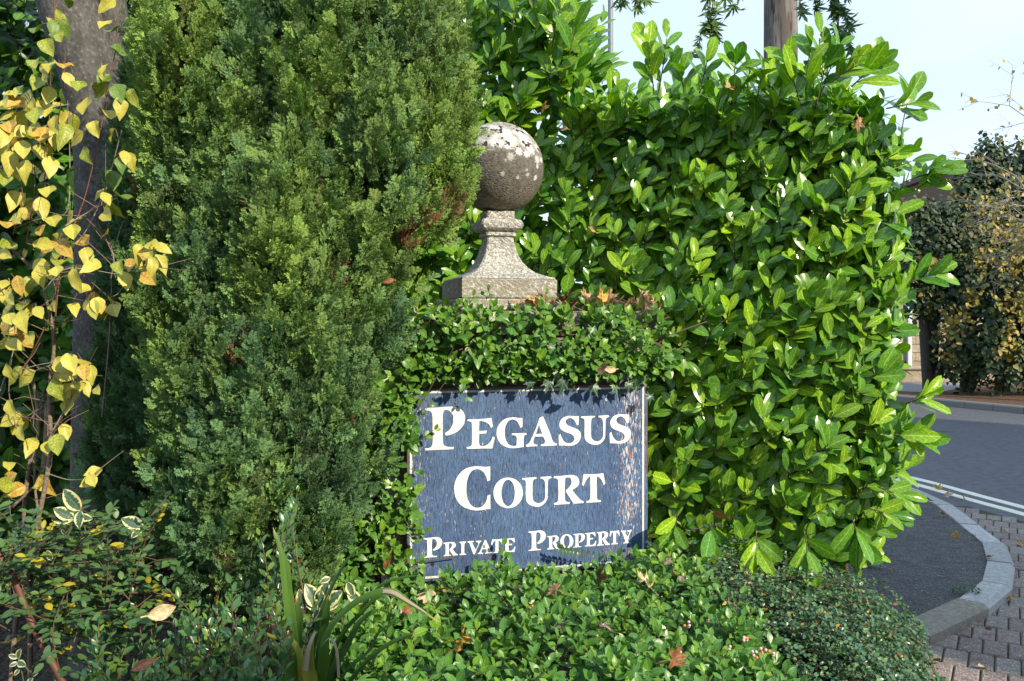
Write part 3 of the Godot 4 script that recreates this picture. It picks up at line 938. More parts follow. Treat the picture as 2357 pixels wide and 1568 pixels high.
# ---------------------------------------------------------------- the painted sign
func sign_board() -> void:
	var o := thing("name_sign", "weathered blue painted board lettered Pegasus Court, Private Property in white", "sign", on_sign(0.448, 0.604, 0.0))
	o.rotation.y = SLANT
	var w := 0.906
	var h := 0.674
	rng.seed = 110
	var grain := noisy(1.0, 111, 3)
	var big := noisy(1.0, 112, 3)
	var worn := noisy(1.0, 113, 2)
	var knots := noisy(1.0, 114, 2)
	var wide := 1180
	var tall := 880
	var face := Image.create(wide, tall, false, Image.FORMAT_RGB8)
	var relief := Image.create(wide, tall, false, Image.FORMAT_RGB8)
	for y in tall:
		var v := 1.0 - (y + 0.5) / tall
		for x in wide:
			var u := (x + 0.5) / wide
			var X := u * w
			var Y := v * h
			var sway := X + 0.012 * knots.get_noise_2d(X * 3.0, Y * 2.2)
			var k := big.get_noise_2d(X * 4, Y * 3)
			var c := Color(0.048, 0.096, 0.205).lerp(Color(0.072, 0.138, 0.268), 0.5 + k)
			var level := 0.8
			var g := grain.get_noise_2d(sway * 330.0, Y * 24.0)
			var crack := smoothstep(0.22, 0.36, g)
			c = c.lerp(Color(0.02, 0.02, 0.03), 0.8 * crack)
			c = c * (1.0 + 0.35 * grain.get_noise_2d(sway * 150.0 + 50.0, Y * 9.0))
			level -= 0.5 * crack
			# flaking paint: a worn strip towards the right edge, touches elsewhere
			var strip := exp(-pow((u - 0.915) / 0.05, 2.0)) * (0.38 + 0.55 * smoothstep(1.0, 0.6, absf(v - 0.6) * 2.0)) + 0.35 * exp(-pow((u - 0.05) / 0.035, 2.0)) + 0.2 * smoothstep(0.22, 0.0, v) + 0.12 * smoothstep(0.2, 0.0, u)
			strip += 0.3 * smoothstep(0.15, 0.5, big.get_noise_2d(X * 9 + 30, Y * 3.5))
			var fl := worn.get_noise_2d(sway * 150.0, Y * 26.0) * 0.8 + 0.35 * worn.get_noise_2d(sway * 420.0 + 9, Y * 80.0)
			var gone := smoothstep(0.0, 0.07, fl - (0.62 - 0.62 * strip))
			if gone > 0.0:
				var tone := worn.get_noise_2d(X * 26.0 + 70.0, Y * 12.0) + 0.55 * smoothstep(0.25, 0.0, v) - 0.25 * smoothstep(0.8, 0.95, u) + rng.randf_range(-0.2, 0.2)
				var under := Color(0.52, 0.48, 0.47) if tone < 0.12 else (Color(0.42, 0.17, 0.08) if tone < 0.5 else Color(0.2, 0.06, 0.035))
				c = c.lerp(under, gone)
				level -= 0.3 * gone
			if rng.randf() < 0.0016:
				c = Color(0.7, 0.7, 0.7)
			if minf(minf(u, 1 - u) * w, minf(v, 1 - v) * h) < 0.0035 + 0.002 * k and v > 0.5: c = Color(0.18, 0.07, 0.04)
			face.set_pixel(x, y, c.linear_to_srgb())
			relief.set_pixel(x, y, Color(level, level, level))
	var fm := StandardMaterial3D.new()
	fm.albedo_texture = ImageTexture.create_from_image(face)
	fm.heightmap_enabled = true
	fm.heightmap_texture = ImageTexture.create_from_image(relief)
	fm.heightmap_scale = 0.12
	fm.roughness = 0.6
	var edge := grainy(speckle([Color(0.14, 0.05, 0.03), Color(0.25, 0.1, 0.05), Color(0.05, 0.03, 0.03)], [0.3, 0.25], 128, 4.0, 115), 4.0, 0.95)
	part("board", box(w, h, 0.018, 0.002), edge, o, Transform3D(Basis(), Vector3(0, 0, -0.011)))
	var s := st()
	for q in [[0, 0], [0, 1], [1, 1], [0, 0], [1, 1], [1, 0]]:
		s.set_normal(Vector3(0, 0, 1))
		s.set_uv(Vector2(q[0], 1 - q[1]))
		s.add_vertex(Vector3((q[0] - 0.5) * (w - 0.003), 0.0015 + q[1] * (h - 0.003), 0.0))
	part("painted_face", s.commit(), fm, o)
	var film := grainy(speckle([Color(0.78, 0.775, 0.74), Color(0.72, 0.715, 0.68)], [0.2], 128, 2.0, 116), 3.0, 0.5)
	var cream := grainy(speckle([Color(0.68, 0.66, 0.58), Color(0.5, 0.47, 0.4)], [0.12], 128, 3.0, 117), 5.0, 0.6)
	# border lines, a touch proud of the paint
	var x0 := -0.443
	var x1 := 0.437
	var y0 := 0.0115
	var y1 := 0.6625
	for q in [[x0, y0, x0 + 0.0075, y1], [x1 - 0.0075, y0, x1, y1], [x0 + 0.008, y0, x1 - 0.008, y0 + 0.0075], [x0 + 0.008, y1 - 0.0075, x1 - 0.008, y1]]:
		s = st()
		quad(s, Vector3(q[0], q[1], 0.0012), Vector3(q[0], q[3], 0.0012), Vector3(q[2], q[3], 0.0012), Vector3(q[2], q[1], 0.0012))
		part("border_line", s.commit(), cream, o)
	for l in LETTERS:
		part("letter", letter(GLYPHS[l[0]], l[1] - 0.448, l[2] - 0.448, l[3] - 0.604, l[4] - 0.604), film, o)
	# screws and old screw holes
	for q in [[0.167, 1.224], [0.733, 1.221], [0.161, 0.662], [0.722, 0.668]]:
		s = st()
		for k in 12:
			var a := TAU * k / 12.0
			var b := TAU * (k + 1) / 12.0
			for p in [Vector3(0, 0, 0.002), Vector3(cos(b), sin(b), 0.2) * 0.0055, Vector3(cos(a), sin(a), 0.2) * 0.0055]: s.add_vertex(p)
		s.generate_normals()
		part("screw", s.commit(), mat(0.16, 0.11, 0.09, 0.5) if q[0] != 0.733 else mat(0.5, 0.5, 0.48, 0.4), o, Transform3D(Basis(), Vector3(q[0] - 0.448, q[1] - 0.604, 0.0012)))
	for q in [[0.088, 1.239], [0.8, 1.235], [0.085, 0.664], [0.804, 0.66]]:
		s = st()
		tube(s, [Vector3(0, 0, -0.004), Vector3(0, 0, 0.0), Vector3(0, 0, 0.0016)], 0.0052, 0.006, 10)
		for k in 10:
			for p in [Vector3(0, 0, 0.0008), Vector3(cos(TAU * (k + 1) / 10) * 0.0052, sin(TAU * (k + 1) / 10) * 0.0052, 0.0008), Vector3(cos(TAU * k / 10) * 0.0052, sin(TAU * k / 10) * 0.0052, 0.0008)]:
				s.set_normal(Vector3(0, 0, 1))
				s.add_vertex(p)
		part("screw_hole", s.commit(), mat(0.02, 0.012, 0.01), o, Transform3D(Basis(), Vector3(q[0] - 0.448, q[1] - 0.604, 0.0)))

func smooth_loop(a: Array, x0: float, x1: float, y0: float, y1: float) -> PackedVector2Array:
	var n := a.size() / 3
	var p: Array = []
	for i in n: p.append(Vector2(lerpf(x0, x1, a[3 * i] / 1000.0), lerpf(y0, y1, a[3 * i + 1] / 1000.0)))
	var out := PackedVector2Array()
	for i in n:
		var j := (i + 1) % n
		var c0: bool = a[3 * i + 2] == 1
		var c1: bool = a[3 * j + 2] == 1
		if c0 and c1:
			out.append(p[i])
			continue
		var m0: Vector2 = p[i] if c0 else p[(i + n - 1) % n]
		var m1: Vector2 = p[j] if c1 else p[(j + 1) % n]
		for k in 5: out.append(p[i].cubic_interpolate(p[j], m0, m1, k / 5.0))
	return out

func letter(loops: Array, x0: float, x1: float, y0: float, y1: float) -> ArrayMesh:
	var outer := smooth_loop(loops[0], x0, x1, y0, y1)
	if Geometry2D.is_polygon_clockwise(outer): outer.reverse()
	if loops.size() > 1:  # cut the counter open with a hairline, so that one loop holds both edges
		var hole := smooth_loop(loops[1], x0, x1, y0, y1)
		if not Geometry2D.is_polygon_clockwise(hole): hole.reverse()
		var bi := 0
		var bj := 0
		var best := 1e9
		for i in outer.size():
			for j in hole.size():
				var d := outer[i].distance_squared_to(hole[j])
				if d < best:
					best = d
					bi = i
					bj = j
		var joined := PackedVector2Array()
		for i in outer.size() + 1: joined.append(outer[(bi + i) % outer.size()])
		for j in hole.size() + 1: joined.append(hole[(bj + j) % hole.size()] + Vector2(0, 0.00002 if j > 0 else 0.0))
		outer = joined
	var s := st()
	var z := 0.0013
	var tri := Geometry2D.triangulate_polygon(outer)
	for k in range(0, tri.size(), 3):
		var a := outer[tri[k]]
		var b := outer[tri[k + 1]]
		var c := outer[tri[k + 2]]
		if (b - a).cross(c - a) > 0:
			var q := b
			b = c
			c = q
		for e in [a, b, c]:
			s.set_normal(Vector3(0, 0, 1))
			s.set_uv(Vector2.ZERO)
			s.add_vertex(Vector3(e.x, e.y, z))
	return s.commit()

# ---------------------------------------------------------------- trees and shrubs
func trunk_tree() -> void:
	rng.seed = 120
	var n := noisy(1.0, 121, 4)
	var bark := picture(256, 512, func(u, v):
		var k := n.get_noise_2d(u * 7.0, v * 7.0)
		var g := n.get_noise_2d(u * 40.0, v * 34.0)
		var c := Color(0.05, 0.047, 0.04).lerp(Color(0.1, 0.095, 0.083), clampf(0.5 + k, 0, 1))
		c = c.lerp(Color(0.2, 0.185, 0.17), smoothstep(0.22, 0.5, g) * 0.6)
		return c.lerp(Color(0.045, 0.036, 0.032), smoothstep(0.15, 0.45, -g) * 0.8))
	var m := StandardMaterial3D.new()
	m.albedo_texture = bark
	m.heightmap_enabled = true
	m.heightmap_texture = bark
	m.heightmap_scale = 0.6
	m.roughness = 0.95
	var base := Vector3(-1.62, 0.1, -3.35)
	var o := thing("grey_tree", "grey forked tree trunk leaning left behind the yellow-leaved shrub", "tree", base)
	var s := st()
	var pts: Array = []
	for q in [[222, 1540], [226, 1250], [230, 1000], [236, 750], [240, 500], [236, 330], [214, 200], [180, 90], [148, -20], [110, -160], [80, -330], [40, -600]]: pts.append(at(q[0], q[1], 3.35) - base)
	tube(s, curve(pts, 3), 0.1, 0.115, 22, 0.9)
	part("trunk", s.commit(), m, o)
	s = st()
	var limb: Array = []
	for q in [[245, 330], [262, 190], [262, 60], [252, -60], [270, -260], [320, -500]]: limb.append(at(q[0], q[1], 3.42) - base)
	tube(s, curve(limb, 3), 0.06, 0.05, 14, 0.7)
	part("limb", s.commit(), m, o)
	# leaves of its crown, above the frame
	var places: Array = []
	var tints: Array = []
	for i in 1600:
		var d := rv()
		if d.length() > 1.0: continue
		places.append(leaf_at(Vector3(-0.4, 4.6, -0.3) + d * Vector3(1.4, 1.0, 1.2), rv() + Vector3(0, -0.5, 0), rv() + Vector3.UP, rf(0.8, 1.2)))
		tints.append(Color(0.06, 0.1, 0.02))
	many("crown", blade(0.07, 0.05, 0.8, 0.8, 0.2, 0.2, 2, 4), leaf_mat(plain_white(), Color.WHITE, 0.5, Color(0.5, 0.6, 0.3), true), places, tints, o)

func plain_white() -> ImageTexture:
	if not shared.has("white"): shared["white"] = picture(4, 4, func(_u, _v): return Color.WHITE)
	return shared["white"]

func spray(sd: int, length: float) -> ArrayMesh:  # a flat frond of scale leaves
	rng.seed = sd
	var s := st()
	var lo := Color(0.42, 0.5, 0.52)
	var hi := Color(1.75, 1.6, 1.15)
	var bit := func(p: Vector3, d: Vector3, l: float, w: float, a: Color, b: Color) -> void:
		var x := d.cross(Vector3(0, 0, 1) + rv() * 0.55).normalized() * w
		var lift := d.cross(x).normalized() * w * 0.35
		var mid := p + d * l * 0.55
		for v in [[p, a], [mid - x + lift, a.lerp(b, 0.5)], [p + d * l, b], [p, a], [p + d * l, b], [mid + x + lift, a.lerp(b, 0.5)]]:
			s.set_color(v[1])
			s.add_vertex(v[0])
	var stem := Color(0.9, 0.7, 0.5)
	bit.call(Vector3.ZERO, Vector3(0, 1, 0), length, 0.0011, stem, hi)
	var n := 11
	for k in n:
		var t := 0.12 + 0.86 * k / (n - 1.0)
		var side := 1.0 if k % 2 else -1.0
		var p := Vector3(0, length * t, 0)
		var l := length * 0.52 * (1.0 - 0.78 * t) * rf(0.75, 1.15) + 0.005
		var d := Vector3(side * 0.72, 0.75, rf(-0.45, 0.45)).normalized()
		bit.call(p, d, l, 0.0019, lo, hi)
		var m := int(l / 0.0048)
		for q in m:
			var e := (q + 0.6) / m
			for side2 in [-1.0, 1.0]:
				var d2: Vector3 = (d + Vector3(-d.y, d.x, 0) * side2 * 0.85 + rv() * 0.3).normalized()
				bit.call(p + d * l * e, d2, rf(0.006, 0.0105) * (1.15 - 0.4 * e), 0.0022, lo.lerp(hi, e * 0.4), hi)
	s.generate_normals()
	return s.commit()

func conifer() -> void:
	var fronds: Array = [spray(130, 0.062), spray(131, 0.05), spray(132, 0.07)]
	var m := StandardMaterial3D.new()
	m.vertex_color_use_as_albedo = true
	m.roughness = 0.62
	m.metallic_specular = 0.35
	m.backlight_enabled = true
	m.backlight = Color(0.35, 0.42, 0.2)
	var base := at(600, 1380, 2.75)
	base.y = 0.1
	var o := thing("conifer", "tall green scale-leaved cypress bush with upright plumes, left of the sign", "conifer", base)
	rng.seed = 133
	var s := st()
	for k in 5:
		var a := TAU * k / 5.0
		tube(s, [Vector3(cos(a) * 0.05, 0, sin(a) * 0.05), Vector3(cos(a) * 0.14, 0.8, sin(a) * 0.12), Vector3(cos(a) * 0.24, 2.2, sin(a) * 0.2)], 0.045, 0.02, 8)
	part("stem", s.commit(), mat(0.07, 0.045, 0.035), o)
	# plumes: x, tip y, base y, half width in hundredths of the distance, distance, tone (0 blue-green, 1 yellow-green)
	var plumes: Array = [
		[450, -70, 420, 104, 2.55, 0.85], [372, -40, 560, 58, 2.72, 0.8], [600, -90, 480, 112, 2.62, 0.35], [770, -110, 560, 120, 2.52, 0.6], [920, -110, 570, 112, 2.56, 0.75], [1002, -110, 560, 58, 2.7, 0.85], [1018, 140, 570, 62, 2.62, 0.85],
		[560, 200, 800, 104, 2.5, 0.25], [432, 330, 900, 92, 2.56, 0.5], [715, 250, 900, 104, 2.46, 0.4], [855, 210, 690, 108, 2.44, 0.65], [975, 300, 575, 84, 2.56, 0.8], [655, 385, 840, 90, 2.36, 0.85],
		[490, 560, 1100, 112, 2.46, 0.25], [440, 620, 1250, 70, 2.48, 0.65], [600, 620, 1250, 112, 2.4, 0.45], [745, 540, 1060, 100, 2.38, 0.4], [835, 560, 860, 66, 2.46, 0.35],
		[470, 830, 1340, 88, 2.4, 0.45], [590, 880, 1390, 108, 2.34, 0.35], [722, 830, 1300, 80, 2.36, 0.35], [540, 1020, 1420, 110, 2.34, 0.2], [670, 1030, 1420, 78, 2.36, 0.3],
		[312, 200, 1100, 56, 3.0, 0.1], [280, 640, 1200, 54, 3.02, 0.05], [335, 760, 1260, 62, 2.9, 0.05], [262, 820, 1190, 38, 3.0, 0.0],
		[660, 100, 1300, 190, 2.9, 0.2], [560, 300, 1350, 180, 2.9, 0.1], [850, -120, 560, 160, 2.88, 0.3], [540, -120, 900, 170, 2.88, 0.3],
	]
	var clump := noisy(7.0, 134, 3)
	var dry := noisy(3.2, 135, 3)
	var hollows: Array = [[at(640, 270, 2.44), 0.03, 0.11], [at(652, 180, 2.5), 0.022, 0.1], [at(668, 340, 2.44), 0.045, 0.05], [at(558, 655, 2.36), 0.03, 0.08], [at(905, 300, 2.44), 0.025, 0.06], [at(540, 480, 2.42), 0.02, 0.05], [at(530, 220, 2.46), 0.02, 0.06], [at(420, 1010, 2.4), 0.02, 0.05]]
	var dead: Array = [at(455, 175, 2.42), at(905, 655, 2.38), at(930, 590, 2.42), at(795, 1065, 2.28), at(716, 1160, 2.26), at(965, 560, 2.5), at(412, 1110, 2.3)]
	for i in plumes.size():
		var q: Array = plumes[i]
		var deep: bool = i >= 27
		var top := at(q[0], q[1], q[4])
		var low := at(q[0], q[2], q[4])
		var rad: float = q[3] / 2000.0 * q[4]
		top += Vector3(rf(-0.02, 0.02), 0, rad * 0.25)
		var axis := top - low
		var places: Array = []
		var tints: Array = []
		var n := int(TAU * rad * axis.length() * (2300 if deep else 3700))
		for k in n / 9:
			var t := pow(rng.randf(), 0.85)
			var a := rf(-PI, PI)
			if absf(a) > 2.0 and rng.randf() < 0.75: a *= 0.6
			var pr := rad * pow(sin(PI * (0.12 + 0.88 * pow(t, 0.75))), 0.62)
			var out := Vector3(sin(a), 0, cos(a))
			var bump := 1.0 + 0.5 * clump.get_noise_3d(low.x + out.x * pr, (low + axis * t).y * 0.55, low.z + out.z * pr)
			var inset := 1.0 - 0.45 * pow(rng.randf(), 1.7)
			var p := low + axis * t + out * (pr * bump * inset - 0.035)
			var hollow := false
			for h in hollows:
				hollow = hollow or ((p - h[0]) / Vector3(h[1], h[2], 0.2)).length() < 1.0
			if hollow: continue
			# one upswept shoot, with its fronds set round it
			var grow := (Vector3(0, 1.0, 0) + out * lerpf(0.75, 0.3, t) + rv() * 0.25).normalized()
			var long := rf(0.07, 0.13) * (1.0 if rng.randf() > 0.08 else 1.5)
			var near := 9.0
			for e in dead: near = minf(near, p.distance_to(e))
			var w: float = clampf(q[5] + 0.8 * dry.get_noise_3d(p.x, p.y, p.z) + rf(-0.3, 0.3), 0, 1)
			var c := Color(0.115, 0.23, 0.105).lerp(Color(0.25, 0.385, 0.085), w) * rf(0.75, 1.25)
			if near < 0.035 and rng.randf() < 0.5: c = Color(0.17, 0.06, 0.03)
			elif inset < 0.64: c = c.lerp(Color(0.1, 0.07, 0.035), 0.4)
			elif rng.randf() < 0.008: c = Color(0.2, 0.13, 0.06)
			for g in 9:
				var f := g / 8.0
				var r := grow.cross(rv()).normalized()
				var place := p + grow * long * f + r * 0.006
				var fan := (grow * lerpf(0.75, 1.5, f) + r * 0.75 + out * 0.15).normalized()
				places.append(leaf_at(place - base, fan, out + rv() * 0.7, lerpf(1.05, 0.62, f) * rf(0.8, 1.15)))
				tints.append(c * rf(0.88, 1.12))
		many("plume", fronds[i % 3], m, places, tints, o)

var laurel_tex: ImageTexture
func laurel_shapes() -> Array:
	return [blade(0.122, 0.053, 1.2, 0.52, 0.16, 0.2, 4, 10, 0.06, 0.014, 0.02, 140), blade(0.126, 0.057, 1.32, 0.5, 0.24, 0.08, 4, 10, 0.1, 0.014, 0.02, 141), blade(0.118, 0.049, 1.15, 0.55, 0.3, 0.32, 4, 10, 0.08, 0.014, 0.03, 142), blade(0.112, 0.057, 1.42, 0.48, 0.12, -0.1, 4, 10, 0.12, 0.014, 0.02, 143)]

const LAUREL := [Color(1.0, 1.0, 1.0), Color(0.72, 0.84, 0.95), Color(1.3, 1.18, 0.85), Color(0.55, 0.72, 0.9), Color(1.1, 1.05, 1.0), Color(1.7, 1.4, 0.8), Color(0.85, 0.92, 0.9)]

func plan_at(s: float) -> Array:  # point and outward direction on the hedge's outline
	var i := 1
	while i < hedge_len.size() - 1 and hedge_len[i] < s: i += 1
	var a: Vector2 = hedge_plan[i - 1]
	var b: Vector2 = hedge_plan[i]
	var p := a.lerp(b, (s - hedge_len[i - 1]) / maxf(1e-5, hedge_len[i] - hedge_len[i - 1]))
	var d := (b - a).normalized()
	return [p, Vector2(-d.y, d.x)]

func hedge() -> void:
	laurel_tex = leaf_picture(Color(0.135, 0.315, 0.024), Color(0.56, 0.68, 0.18), Color(0.22, 0.4, 0.05), 0.97, 9.0, Color(0.19, 0.36, 0.018), 0.1, 144)
	rng.seed = 145
	var key: Array = [Vector2(-1.6, -4.45), Vector2(-0.9, -4.15), Vector2(-0.35, -3.98), Vector2(0.12, -3.84), Vector2(0.5, -3.66), Vector2(0.85, -3.5), Vector2(1.15, -3.38), Vector2(1.4, -3.34), Vector2(1.58, -3.46), Vector2(1.67, -3.76), Vector2(1.7, -4.3), Vector2(1.68, -5.2), Vector2(1.58, -6.2)]
	hedge_plan = curve(key, 4)
	hedge_len = [0.0]
	for i in range(1, hedge_plan.size()): hedge_len.append(hedge_len[i - 1] + hedge_plan[i].distance_to(hedge_plan[i - 1]))
	var total: float = hedge_len[-1]
	var base := Vector3(0.9, 0.1, -4.3)
	var o := thing("laurel_hedge", "big glossy bright green laurel hedge filling the right of the photo behind the pier", "hedge", base)
	var out: Array = []
	var twigs := st()
	var lumps := noisy(1.1, 146, 3)
	var top_at := func(x: float) -> float: return lerpf(3.1, lerpf(2.48, 2.36, smoothstep(0.9, 1.5, x)), smoothstep(0.1, 0.32, x))
	for pass_ in 3:
		for i in [2700, 1700, 900][pass_]:
			var s := rng.randf() * total
			if s > total * 0.74 and rng.randf() < 0.7: continue
			var q := plan_at(s)
			var top: float = top_at.call(q[0].x)
			var y := lerpf(0.5 + 0.12 * lumps.get_noise_1d(s * 3.0), top, pow(rng.randf(), 0.95))
			if q[0].x < -0.3 and y < 1.0: continue
			var up := smoothstep(top - 0.28, top, y)
			var down := smoothstep(1.0, 0.5, y)
			var inset: float = 0.2 * up * up + 0.1 * down - 0.06 * lumps.get_noise_2d(s * 1.4, y * 1.4) + [0.0, rf(0.08, 0.16), rf(0.18, 0.4)][pass_] + rf(-0.02, 0.03)
			var nrm := Vector3(q[1].x, 0.25 + 1.1 * up - 0.35 * down, q[1].y).normalized()
			var p := Vector3(q[0].x, y, q[0].y) - Vector3(q[1].x, 0, q[1].y) * (inset + 0.15)
			var dir := nrm * 0.75 + Vector3(0.35, 0.6, 0.05) + rv() * 0.5
			shoot(out, twigs if pass_ < 2 else null, p, dir, rf(0.09, 0.16), 6, rf(0.66, 1.12), 1.0, nrm * 0.9 + Vector3(0.4, 0.5, 0.5), false, 0.003, 0.1, 0.0, nrm, 0.75)
	# over the top of the hedge, back to its far side
	for i in 420:
		var x := rf(-1.4, 1.55)
		var z := rf(-4.9, -3.45)
		var q := plan_at(rng.randf() * total)
		var front := -4.1 + 0.62 * clampf(x, -0.4, 1.4)
		if z > front + 0.1: continue
		shoot(out, twigs, Vector3(x, top_at.call(x) - rf(0.1, 0.2) + 0.05 * lumps.get_noise_2d(x * 3, z * 3), z), Vector3(0, 1, 0.1) + rv() * 0.5, rf(0.13, 0.2), 7, rf(0.8, 1.1), 1.0, Vector3(0.2, 0.8, 0.3), false, 0.003, 0.15)
	# tall young shoots standing clear of the clipped face
	for q in [[1505, 215, 1498, 105, 3.5], [1515, 215, 1540, 95, 3.5], [1575, 215, 1565, 145, 3.5], [1610, 215, 1630, 135, 3.5], [1690, 180, 1690, 160, 3.5], [1310, 130, 1325, 40, 3.8], [1270, 110, 1290, 10, 3.8], [1230, 90, 1255, -30, 3.85], [1180, 70, 1190, -50, 3.85], [1150, 60, 1140, -60, 3.9], [1290, 60, 1330, -10, 3.85], [1215, 20, 1220, -80, 3.85], [1855, 230, 1850, 120, 3.35], [1870, 220, 1885, 95, 3.35], [1890, 220, 1925, 100, 3.35], [1840, 235, 1815, 140, 3.35], [1880, 240, 1905, 130, 3.35], [1915, 190, 1960, 150, 3.35], [1960, 200, 2010, 150, 3.35], [2040, 250, 2110, 235, 3.35], [2080, 420, 2165, 385, 3.4], [2100, 440, 2160, 405, 3.42], [2095, 650, 2155, 632, 3.42], [2085, 930, 2120, 920, 3.42], [2060, 1000, 2115, 1010, 3.4], [2020, 1120, 2090, 1150, 3.35], [1960, 1190, 1985, 1250, 3.25], [2000, 1170, 2060, 1190, 3.3], [1640, 1200, 1630, 1260, 3.15], [1740, 1220, 1745, 1270, 3.1], [1560, 1180, 1545, 1240, 3.2], [1850, 1220, 1860, 1262, 3.1]]:
		var a := at(q[0], q[1], q[4])
		var b := at(q[2], q[3], q[4] - 0.03)
		shoot(out, twigs, a, b - a, maxf(0.08, a.distance_to(b)), 6, rf(0.9, 1.15), 0.75, Vector3(0.1, 0.3, 1), false, 0.003, 0.2)
	leaves(o, "leaf", laurel_shapes(), laurel_tex, LAUREL, 0.24, Color(0.7, 0.8, 0.35), out, 0.125, 0.056)
	# old wood inside
	for i in 90:
		var x := rf(-1.2, 1.45)
		var z := -4.15 + 0.5 * clampf(x, -0.4, 1.2) - rf(0.12, 0.6)
		var p := Vector3(x, 0.1, z)
		tube(twigs, curve([p, p + Vector3(rf(-0.1, 0.1), 0.8, rf(-0.1, 0.15)), p + Vector3(rf(-0.15, 0.12), 1.5, rf(-0.1, 0.1)), p + Vector3(rf(-0.2, 0.1), 2.0, rf(-0.1, 0.1))], 3), rf(0.008, 0.022), 0.004, 6)
	var tw := twigs.commit()
	part("branches", tw, mat(0.075, 0.05, 0.03, 0.8), o, Transform3D(Basis(), -base), true)

func dark_shrub() -> void:
	rng.seed = 150
	var base := Vector3(-2.3, 0.1, -4.3)
	var o := thing("dark_laurel_shrub", "dark shaded laurel shrub behind the grey tree trunk at the left edge", "shrub", base)
	var out: Array = []
	var twigs := st()
	for i in 1300:
		var x := rf(-3.4, -0.7)
		var y := rf(0.3, 3.4)
		var p := Vector3(x, y, -4.15 + 0.2 * sin(x * 5.0 + y * 3.0) - rf(0.0, 0.7))
		shoot(out, twigs, p, Vector3(rf(-0.3, 0.5), 0.5, 0.9) + rv() * 0.5, rf(0.14, 0.22), 7, rf(0.8, 1.2), 1.1, Vector3(0.1, 0.7, 0.7), false, 0.003, 0.15)
	for i in 5200:
		out.append(leaf_at(Vector3(rf(-4.2, -0.6), rf(0.1, 3.8), rf(-5.7, -4.7)), rv(), Vector3(0, 0.3, 1) + rv() * 0.6, rf(1.2, 2.0)))
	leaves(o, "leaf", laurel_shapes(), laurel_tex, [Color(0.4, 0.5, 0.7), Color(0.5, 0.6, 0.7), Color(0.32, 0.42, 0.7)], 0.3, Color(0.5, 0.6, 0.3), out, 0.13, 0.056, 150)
	part("branches", twigs.commit(), mat(0.06, 0.04, 0.03, 0.9), o, Transform3D(Basis(), -base), true)

func birch() -> void:
	rng.seed = 155
	var base := Vector3(-1.25, 0.1, -6.2)
	var o := thing("weeping_tree", "weeping tree whose cut-leaved green twigs hang into the sky at the top", "tree", base)
	var s := st()
	tube(s, curve([Vector3.ZERO, Vector3(0.05, 2.5, 0), Vector3(0.2, 5.0, 0.1)], 4), 0.16, 0.1, 12)
	var limb: Array = curve([Vector3(0.1, 3.4, 0.05), Vector3(1.2, 4.4, 0.5), Vector3(2.4, 4.75, 0.9), Vector3(3.3, 4.7, 1.1), Vector3(4.0, 4.4, 1.2)], 4)
	tube(s, limb, 0.07, 0.015, 8)
	part("trunk", s.commit(), mat(0.3, 0.27, 0.24), o)
	var out: Array = []
	var ts := st()
	for q in [[1432, -90, 1438, 10], [1455, -90, 1470, 22], [1478, -60, 1486, -4], [1440, -70, 1425, 16], [1655, -90, 1640, 60], [1640, 20, 1605, 128], [1650, -60, 1695, 18], [1630, 30, 1652, 92], [1850, -90, 1846, 28], [1890, -90, 1925, 40], [1915, -10, 1955, 60], [1925, 40, 1962, 125], [1930, 60, 1922, 135], [1900, -60, 1950, -8], [1870, -70, 1880, 20], [1700, -120, 1710, -20], [1560, -120, 1570, -30], [1770, -110, 1765, -25]]:
		var a := at(q[0], q[1], 5.1)
		var b := at(q[2], q[3], 5.1)
		var hang := Vector3(a.x, 4.72, a.z)
		var pts := curve([hang, a.lerp(hang, 0.4), a, a.lerp(b, 0.5) + rv() * 0.02, b], 4)
		tube(ts, pts, 0.005, 0.0016, 5)
		for i in range(6, pts.size()):
			for k in 2:
				var d := Vector3(rf(-0.8, 0.8), rf(-1.0, 0.0), rf(-0.7, 0.7))
				out.append(leaf_at(pts[i] + rv() * 0.006, d, rv() * 0.6 + Vector3(0, 0.3, 1.0), rf(0.7, 1.3), rf(0.3, 1.0)))
	var shape := lobed(0.07, [[-1.15, 0.55], [-0.6, 0.8], [0.0, 1.15], [0.6, 0.8], [1.15, 0.55]], 0.22, 0.0, 0.35, 0.3, 0.02, 156)
	part("twigs", ts.commit(), mat(0.06, 0.04, 0.03), o, Transform3D(Basis(), -base), true)
	leaves(o, "leaf", [shape], plain_white(), [Color(0.13, 0.22, 0.06), Color(0.1, 0.19, 0.06), Color(0.17, 0.26, 0.06)], 0.45, Color(0.5, 0.6, 0.3), out, 0.06, 0.05)

const SPINDLE := [Color(1.0, 1.0, 1.0), Color(0.8, 0.9, 1.0), Color(1.25, 1.15, 0.9), Color(0.9, 0.95, 1.0), Color(1.5, 1.3, 0.8), Color(0.72, 0.85, 0.95), Color(1.1, 1.05, 0.9)]
var spindle_tex: ImageTexture
var spindle_shapes: Array

